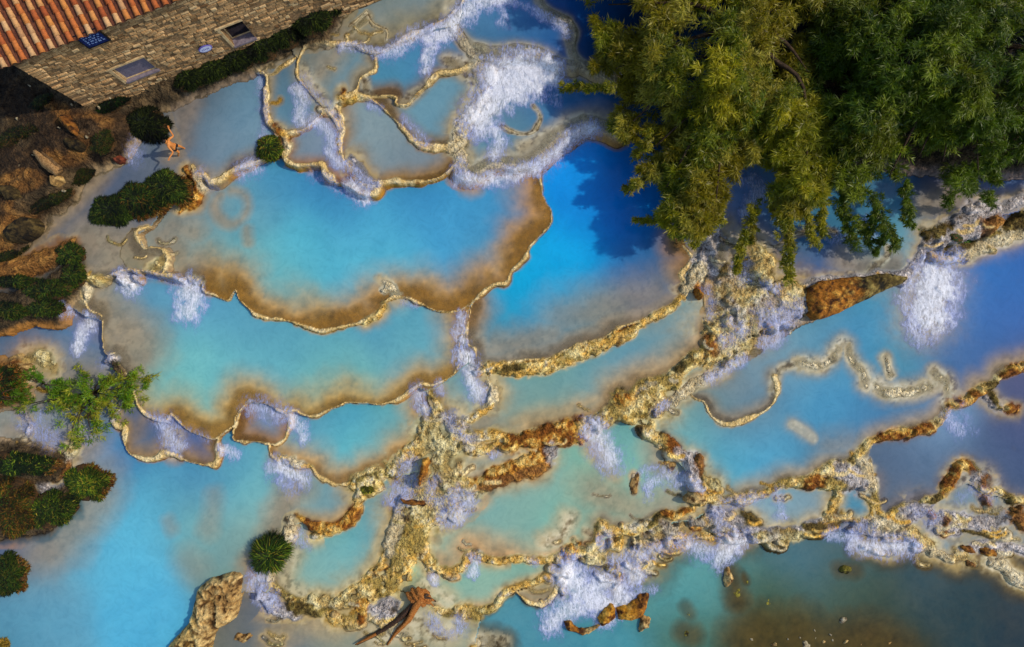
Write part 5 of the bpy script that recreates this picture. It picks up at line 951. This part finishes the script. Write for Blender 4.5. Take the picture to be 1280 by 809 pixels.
    for q in range(9):
        i = r.integers(len(ol)); ex_, ey = ol[int(q*len(ol)/9+r.integers(3)) % len(ol)]; ez = hmin+.3
        e_ = np.array([*un(ex_*.85+tx*.15, ey*.85+ty*.15, ez), ez])-O; mid = e_*.5+np.array([r.normal(0, .4), r.normal(0, .4), 1.6])
        tube('limb', [(0, .1, 2.2), tuple(e_*.22+np.array([0, 0, 2.2])), tuple(mid), tuple(e_)], [.2, .15, .09, .03], M['bark'], root, 6, .1, q)
    return root
big_tree('left part of the large willow, its lit side painted olive and yellow green, hanging over the vivid blue pool',  # lighter leaf colours paint the lit side of a single crown
    [(725,-60),(735,20),(748,60),(735,85),(765,100),(770,130),(760,150),(775,175),(800,180),(830,180),(800,205),(788,235),(822,228),(830,250),(815,272),(850,298),(880,296),(905,268),(915,235),(935,205),(955,215),(965,245),(990,270),(1015,262),(1040,240),(1050,190),(1030,120),(1020,40),(1040,-60)],
    (925, 60), 5.4, 2.2, ['8c8a18','aca01c','666e12','465a0e','a0943a','7c6c0f'], [4, 4, 4, 3, 2, 2], 2700, 21, [(990,35,15),(880,55,9),(1035,110,16),(835,150,10)],
    [(960,235,978,275,2.6,1),(978,240,988,345,2.6,1.15),(935,285,925,335,1.6,.8),(905,262,870,300,2,1),(1000,255,1020,300,2.2,.9),(800,225,785,236,2.5,.7),(770,110,708,108,3,.7),(860,270,808,275,2.2,.7),(945,250,938,300,2,.7),(1030,250,1030,290,2.2,.8),(820,170,795,190,3,1)])
big_tree('right part of the same willow, shade put into its dark green leaves, filling the top right corner',  # other half of that crown; darker greens paint its unlit side
    [(1035,-60),(1010,20),(1020,80),(1015,150),(1030,220),(1060,250),(1095,255),(1110,230),(1140,225),(1155,200),(1180,225),(1200,242),(1232,238),(1262,225),(1290,205),(1380,210),(1385,-60)],
    (1170, 70), 5.2, 2.2, ['50660f','40560c','607012','7a8420','2e440a','60620f'], [4, 4, 4, 3, 3, 2], 2300, 22, [(1045,110,18),(1090,60,11),(1150,40,13),(1265,60,16),(1240,130,12),(1280,130,14)],
    [(1055,230,1068,300,2.4,1),(1092,240,1118,305,2.4,1.1),(1100,262,1085,300,2,.8),(1130,225,1145,280,2.2,.75),(1195,235,1190,252,2.3,1),(1065,270,1085,290,2,.7),(1110,285,1098,312,1.8,.7),(1235,235,1240,250,2.3,.9)])

def tussock(label, cx, cy, rx, ry, h, hexes, wts, seed, n=2200, cat='grass clump', name='grass_tussock', rot=0.0, ln=.5, edge=None, group=None, z=None, wdt=.022):
    """a mound of earth with long blades arching out of it"""
    r = np.random.default_rng(seed); gz = ground_z(cx, cy) if z is None else z; root = tag(empty(name, at(cx, cy, gz)), label, cat, group); O = np.array(root.location)
    soft = wdt > .02; ln = ln*(.62 if soft else 1); n = int(n*(1.5 if soft else 1)); ln = min(ln, .75*min(rx, ry)/24.0); sxw = max(rx/24.0-ln*.5, .3); syw = max(ry/24.0-ln*.5, .2); ca, sa = math.cos(-rot), math.sin(-rot)
    # mound
    nr, na = 7, 20; V = [(0, 0, h*.5)]; 
    for i in range(1, nr+1):
        for j in range(na):
            a = 2*math.pi*j/na; q = i/nr; w_ = 1+.12*math.sin(3*a+seed)+.08*math.sin(5*a+seed*2); x = math.cos(a)*sxw*q*w_; y = math.sin(a)*syw*q*w_
            V.append((x*ca-y*sa, x*sa+y*ca, h*.5*(1-q**2.2)+.03*math.sin(7*a+i)-(.25 if i == nr else 0)))
    F = [(0, 1+j, 1+(j+1) % na) for j in range(na)]+[(1+(i-1)*na+j, 1+i*na+j, 1+i*na+(j+1) % na, 1+(i-1)*na+(j+1) % na) for i in range(1, nr) for j in range(na)]
    me = bpy.data.meshes.new('root_mound'); me.from_pydata(V, [], F); me.materials.append(M['mound']); link('root_mound', me, root)
    q = np.sqrt(r.random(n)); a = r.uniform(0, 2*math.pi, n); lob = 1+.16*np.sin(2*a+seed)+.12*np.sin(5*a+seed*1.7); x = np.cos(a)*sxw*q*.95*lob; y = np.sin(a)*syw*q*.95*lob
    if edge is None: em = np.zeros(n, bool)
    else: em = (q > .80) & (r.random(n) < .7) & (np.cos(a-edge[0]) > edge[1])
    # tufts: blades share a lean per tuft
    k = max(7, int(sxw*syw*14)+6); tx = r.uniform(-sxw, sxw, k); ty = r.uniform(-syw, syw, k); ti = np.argmin((x[:, None]-tx)**2+(y[:, None]-ty)**2, 1)
    dx = x-tx[ti]; dy = y-ty[ti]; out = np.stack([dx+x*.45, dy+y*.45, np.zeros(n)], -1); lean = r.normal(0, .3, (k, 2))[ti]; out[:, :2] += lean*np.array([sxw, syw])*.6; out = unit(out+r.normal(0, .6 if soft else .22, (n, 3))*[1, 1, 0])
    base = np.stack([x*ca-y*sa, x*sa+y*ca, h*.5*(1-q**2.2)-.02], -1); out = np.stack([out[:, 0]*ca-out[:, 1]*sa, out[:, 0]*sa+out[:, 1]*ca, out[:, 2]], -1)
    L = ln*r.uniform(.5, 1.25, n)*(1-.35*q); rise = r.uniform(.25, .9, n)[:, None]
    p1 = base+out*(L*.45)[:, None]+np.array([0, 0, 1])*(L[:, None]*rise*.5); p2 = base+out*L[:, None]+np.array([0, 0, 1])*(L[:, None]*(rise*.35-.05))
    sd = unit(np.cross(out, np.array([0, 0, 1.0])))*(wdt*r.uniform(.6, 1.4, n))[:, None]
    V = np.stack([base-sd, base+sd, p1+sd*.9, p1-sd*.9, p2+sd*.15, p2-sd*.15], 1).reshape(-1, 3); b_ = np.arange(n)[:, None]*6
    F = np.concatenate([b_+[0, 1, 2, 3], b_+[3, 2, 4, 5]]); C = pick(hexes, wts, n, r, .4); tc = 1+r.normal(0, .45, k); C = C*np.clip(tc[ti], .4, 1.7)[:, None]
    if em.any(): C[em] = pick(['6c4414', '8c6428', '5c3410', 'a88448'], [3, 3, 2, 1], em.sum(), r, .3)  # brown fringe: dead grass on the reeds, painted sunlight on the left clumps
    link('blades', mesh_np('blades', V, F, M['blade'], False, None, {'col': np.repeat(np.clip(C, .003, .9), 6, axis=0)}), root); return root
M['mound'] = flat('rooty earth', ['1c1408', '3c2a12', '644018'], .95, 9, .05)
GD = ['1c2a08', '2c3c0c', '3c4c10', '141c06', '4c4a14']; GW = [4, 4, 3, 3, 1]; GL = ['2c440c', '44580e', '6c7818', '20340a', '8c7c24']; LW = [4, 4, 3, 3, 1]; GB = ['4c3410', '6c4c14', '3c2c0c', '2c3c0c', '8c6420']; BW = [4, 3, 3, 3, 1]
ESE = (-.5, .1)
tussock('left end of the big reed island in the grey pool, dark green', 145, 263, 32, 25, .7, GD, GW, 1, 2600, edge=None, ln=.6)
tussock('middle of the big reed island, dark green with brown fringe', 178, 252, 32, 28, .85, GD+['6c4c14'], GW+[1.5], 2, 2600, edge=(-1.2, .55), ln=.6)
tussock('right end of the big reed island under an orange crust', 212, 236, 32, 26, .8, GD+['54601a'], GW+[2], 3, 2600, edge=(-.4, .3), ln=.6)
tussock('dark round bush behind the bather', 186, 157, 35, 24, 1.0, ['0c1204', '161e08', '222a0a', '343a10'], [4, 3, 2, 1], 4, 2600, 'bush', 'dark_bush', ln=.6)
tussock('small olive bush on the rim between channel and teal pool', 338, 186, 20, 17, .7, GL+['5c4410'], LW+[2], 5, 2200, 'bush', 'small_bush', edge=(.9, .5), ln=.5)
for k, (x, y, rx, ry, lb) in enumerate([(240,100,24,14,'leftmost dark shrub in the row along the foot of the house wall'),(268,88,26,15,'second dark shrub from the left along the foot of the house wall'),(298,76,26,15,'third dark shrub along the foot of the house wall, below the deep window'),(328,62,26,17,'fourth dark shrub along the foot of the house wall'),(360,44,26,18,'fifth dark shrub along the foot of the house wall'),(392,28,24,18,'sixth dark shrub, near the top edge beside the pale shallows'),(415,8,16,14,'last dark shrub of the row, cut by the top edge')]):
    tussock(lb, x, y, rx, ry, .75, ['0e1606', '1a240a', '28340c', '3a4410'], [4, 3, 2, 1], 10+k, 1700, 'shrub', 'dark_shrub', rot=-.4, ln=.5, group='dark shrubs along the house wall')
tussock('thin dark shrub under the lower corner of the house wall', 138, 133, 24, 8, .5, ['0c1806', '14280c', '243c10'], [3, 3, 1], 20, 1300, 'shrub', 'dark_shrub', rot=-.4, ln=.35)
for k, (x, y, rx, ry, lb) in enumerate([(88,318,22,14,'green tuft at the tip of the orange spit on the left'),(92,345,18,16,'dark tuft below the tip of the orange spit'),(62,362,30,16,'wide dark tuft on the left spit beside the small blue pool'),(58,385,22,14,'lowest dark tuft hanging over the small blue pool'),(22,352,28,10,'low tuft under the orange spit near the left edge'),(14,388,26,12,'dark tuft at the left edge above the small blue pool')]):
    tussock(lb, x, y, rx, ry, .45, GD+['4c3c10'], GW+[1], 30+k, 1500, edge=None, ln=.45)
for k, (x, y, rx, ry, lb) in enumerate([(22,168,34,12,'dark weeds on the bank at the left edge, level with the bather'),(62,252,34,9,'dark weeds along the left water edge'),(100,222,24,10,'dark weeds on the bank above the grey water'),(128,178,18,14,'dark weeds on the bank below the house'),(52,128,16,8,'dark weeds in the shade beside the house corner'),(38,292,14,9,'round dark weed at the tip of the ochre hump'),(10,320,26,9,'weeds at the left edge above the orange spit')]):
    tussock(lb, x, y, rx, ry, .3, ['161c06', '242c0a', '34380c', '3c2c10'], [4, 3, 2, 2], 40+k, 1200, 'weeds', 'weed_patch', rot=-.5, ln=.35)
tussock('dark tuft over the rusty rock at the left edge', 8, 478, 22, 24, .6, GD+['7c4410'], GW+[2], 50, 1900, edge=(0, .2), ln=.5)
tussock('long low grass mound at the left edge above the two islets', 30, 580, 46, 17, .55, GL+['14200a','1c2a08'], [1,1,.6,2,.3,4,4], 51, 2900, edge=(0, .8), rot=.12, ln=.45)
tussock('grass islet with sunlit rim painted orange in the big blue pool', 112, 603, 30, 28, .75, GL+['6c6414'], LW+[2], 52, 2900, edge=(.5, .1), ln=.5)
tussock('dark grass hummock between the islet and the left edge', 66, 636, 34, 26, .7, GL+GD, [2,2,1,2,.5]+[2]*5, 53, 2800, rot=-.5, ln=.5)
tussock('brown grass hummock at the left edge', 18, 632, 36, 38, .7, GB+GD, BW+[1]*5, 54, 3200, ln=.5)
tussock('small round tussock with sunlit right rim painted orange at the left edge', 14, 718, 28, 26, .6, GL[:1]+GD, [3]+[2]*5, 55, 2400, edge=(0, .35), ln=.45)
tussock('spiky round tussock at the left corner of the teal pool', 340, 690, 27, 25, .95, GL+['241c08'], [3,2,1,4,.7,2], 56, 3000, ln=.75, wdt=.018)
tussock('tiny tuft at the bottom left corner', 0, 806, 14, 10, .3, ['a88428', '6c5c14', 'c8a040'], [2, 2, 1], 57, 700, ln=.3)
tussock('moss tuft on the yellow crust above the teal pool', 458, 612, 9, 7, .25, ['6c6c14', '8c8420', '4c5410'], [2, 2, 2], 58, 700, ln=.2)
tussock('moss tuft on the river bank rock, top right', 1195, 298, 10, 4, .3, ['243c10', '3c5414', '7c4c1c'], [2, 2, 1], 59, 700, 'moss', 'moss_tuft', ln=.25, rot=.4); tussock('green moss tuft on the lower edge of the river bank rock', 1210, 303, 9, 4, .25, ['4c7c1c', '3c5414', '2c3c10'], [2, 2, 2], 60, 600, 'moss', 'moss_tuft', ln=.2)
# bright willow shrub on the left
def shrub(label, cx, cy, arms, hexes, wts, seed, h=1.1):
    r = np.random.default_rng(seed); gz = ground_z(cx, cy); root = tag(empty('willow_shrub', at(cx, cy, gz)), label, 'shrub'); O = np.array(root.location); parts = []
    for (ex_, ey, n, w_) in arms:
        t = r.random(n)**.7; X = cx+(ex_-cx)*t+r.normal(0, 5*w_, n); Y = cy+(ey-cy)*t+r.normal(0, 5*w_, n); Z = gz+h*(1-.6*t)*r.uniform(.5, 1.1, n); wx, wy = un(X, Y, Z)
        az = np.arctan2(-(ey-cy), ex_-cx)+r.normal(0, .5, n); parts.append(sprays(np.stack([wx, wy, Z], -1)-O, az, r.normal(0, .3, n), r.uniform(.35, .75, n), hexes, wts, .22, .035, r, .4))
        e_ = at(ex_, ey, gz+.4)-root.location; tube('stem', [(0, 0, 0), tuple(e_*.5+Vector((0, 0, .5))), tuple(e_)], [.05, .03, .012], M['bark'], root, 5, .1, abs(int(ex_)))
    leaves_mesh('foliage', *[np.concatenate([p[i] for p in parts]) for i in range(6)], M['leaf'], root, .1); return root
shrub('bright green willow shrub trailing over the left pools', 118, 490, [(180,482,14,1.2),(172,500,12,1.2),(150,515,13,1.4),(120,535,14,1.2),(117,548,7,.8),(85,515,13,1.5),(70,500,14,1.2),(40,507,10,.6),(22,508,6,.4),(100,475,12,1.3),(140,470,12,1.2),(97,545,6,.8),(88,552,5,.6),(165,472,9,1)], ['5c8414','7c9c1c','a8a42c','3c6410','98882c'], [3,3,3,2,1], 61)
shrub('sparse sprig of the shrub by the rusty rock', 55, 478, [(75,482,6,.6),(42,470,6,.6),(65,488,5,.5)], ['5c8c1c','7c9c2c','3c6410'], [2,2,2], 62, .5)
shrub('low green weed trailing at the left edge', 5, 495, [(20,485,6,.6),(18,500,6,.6),(-10,480,6,1),(25,496,4,.5)], ['4c6c14','6c7c1c','3c4c10'], [2,2,2], 63, .5)
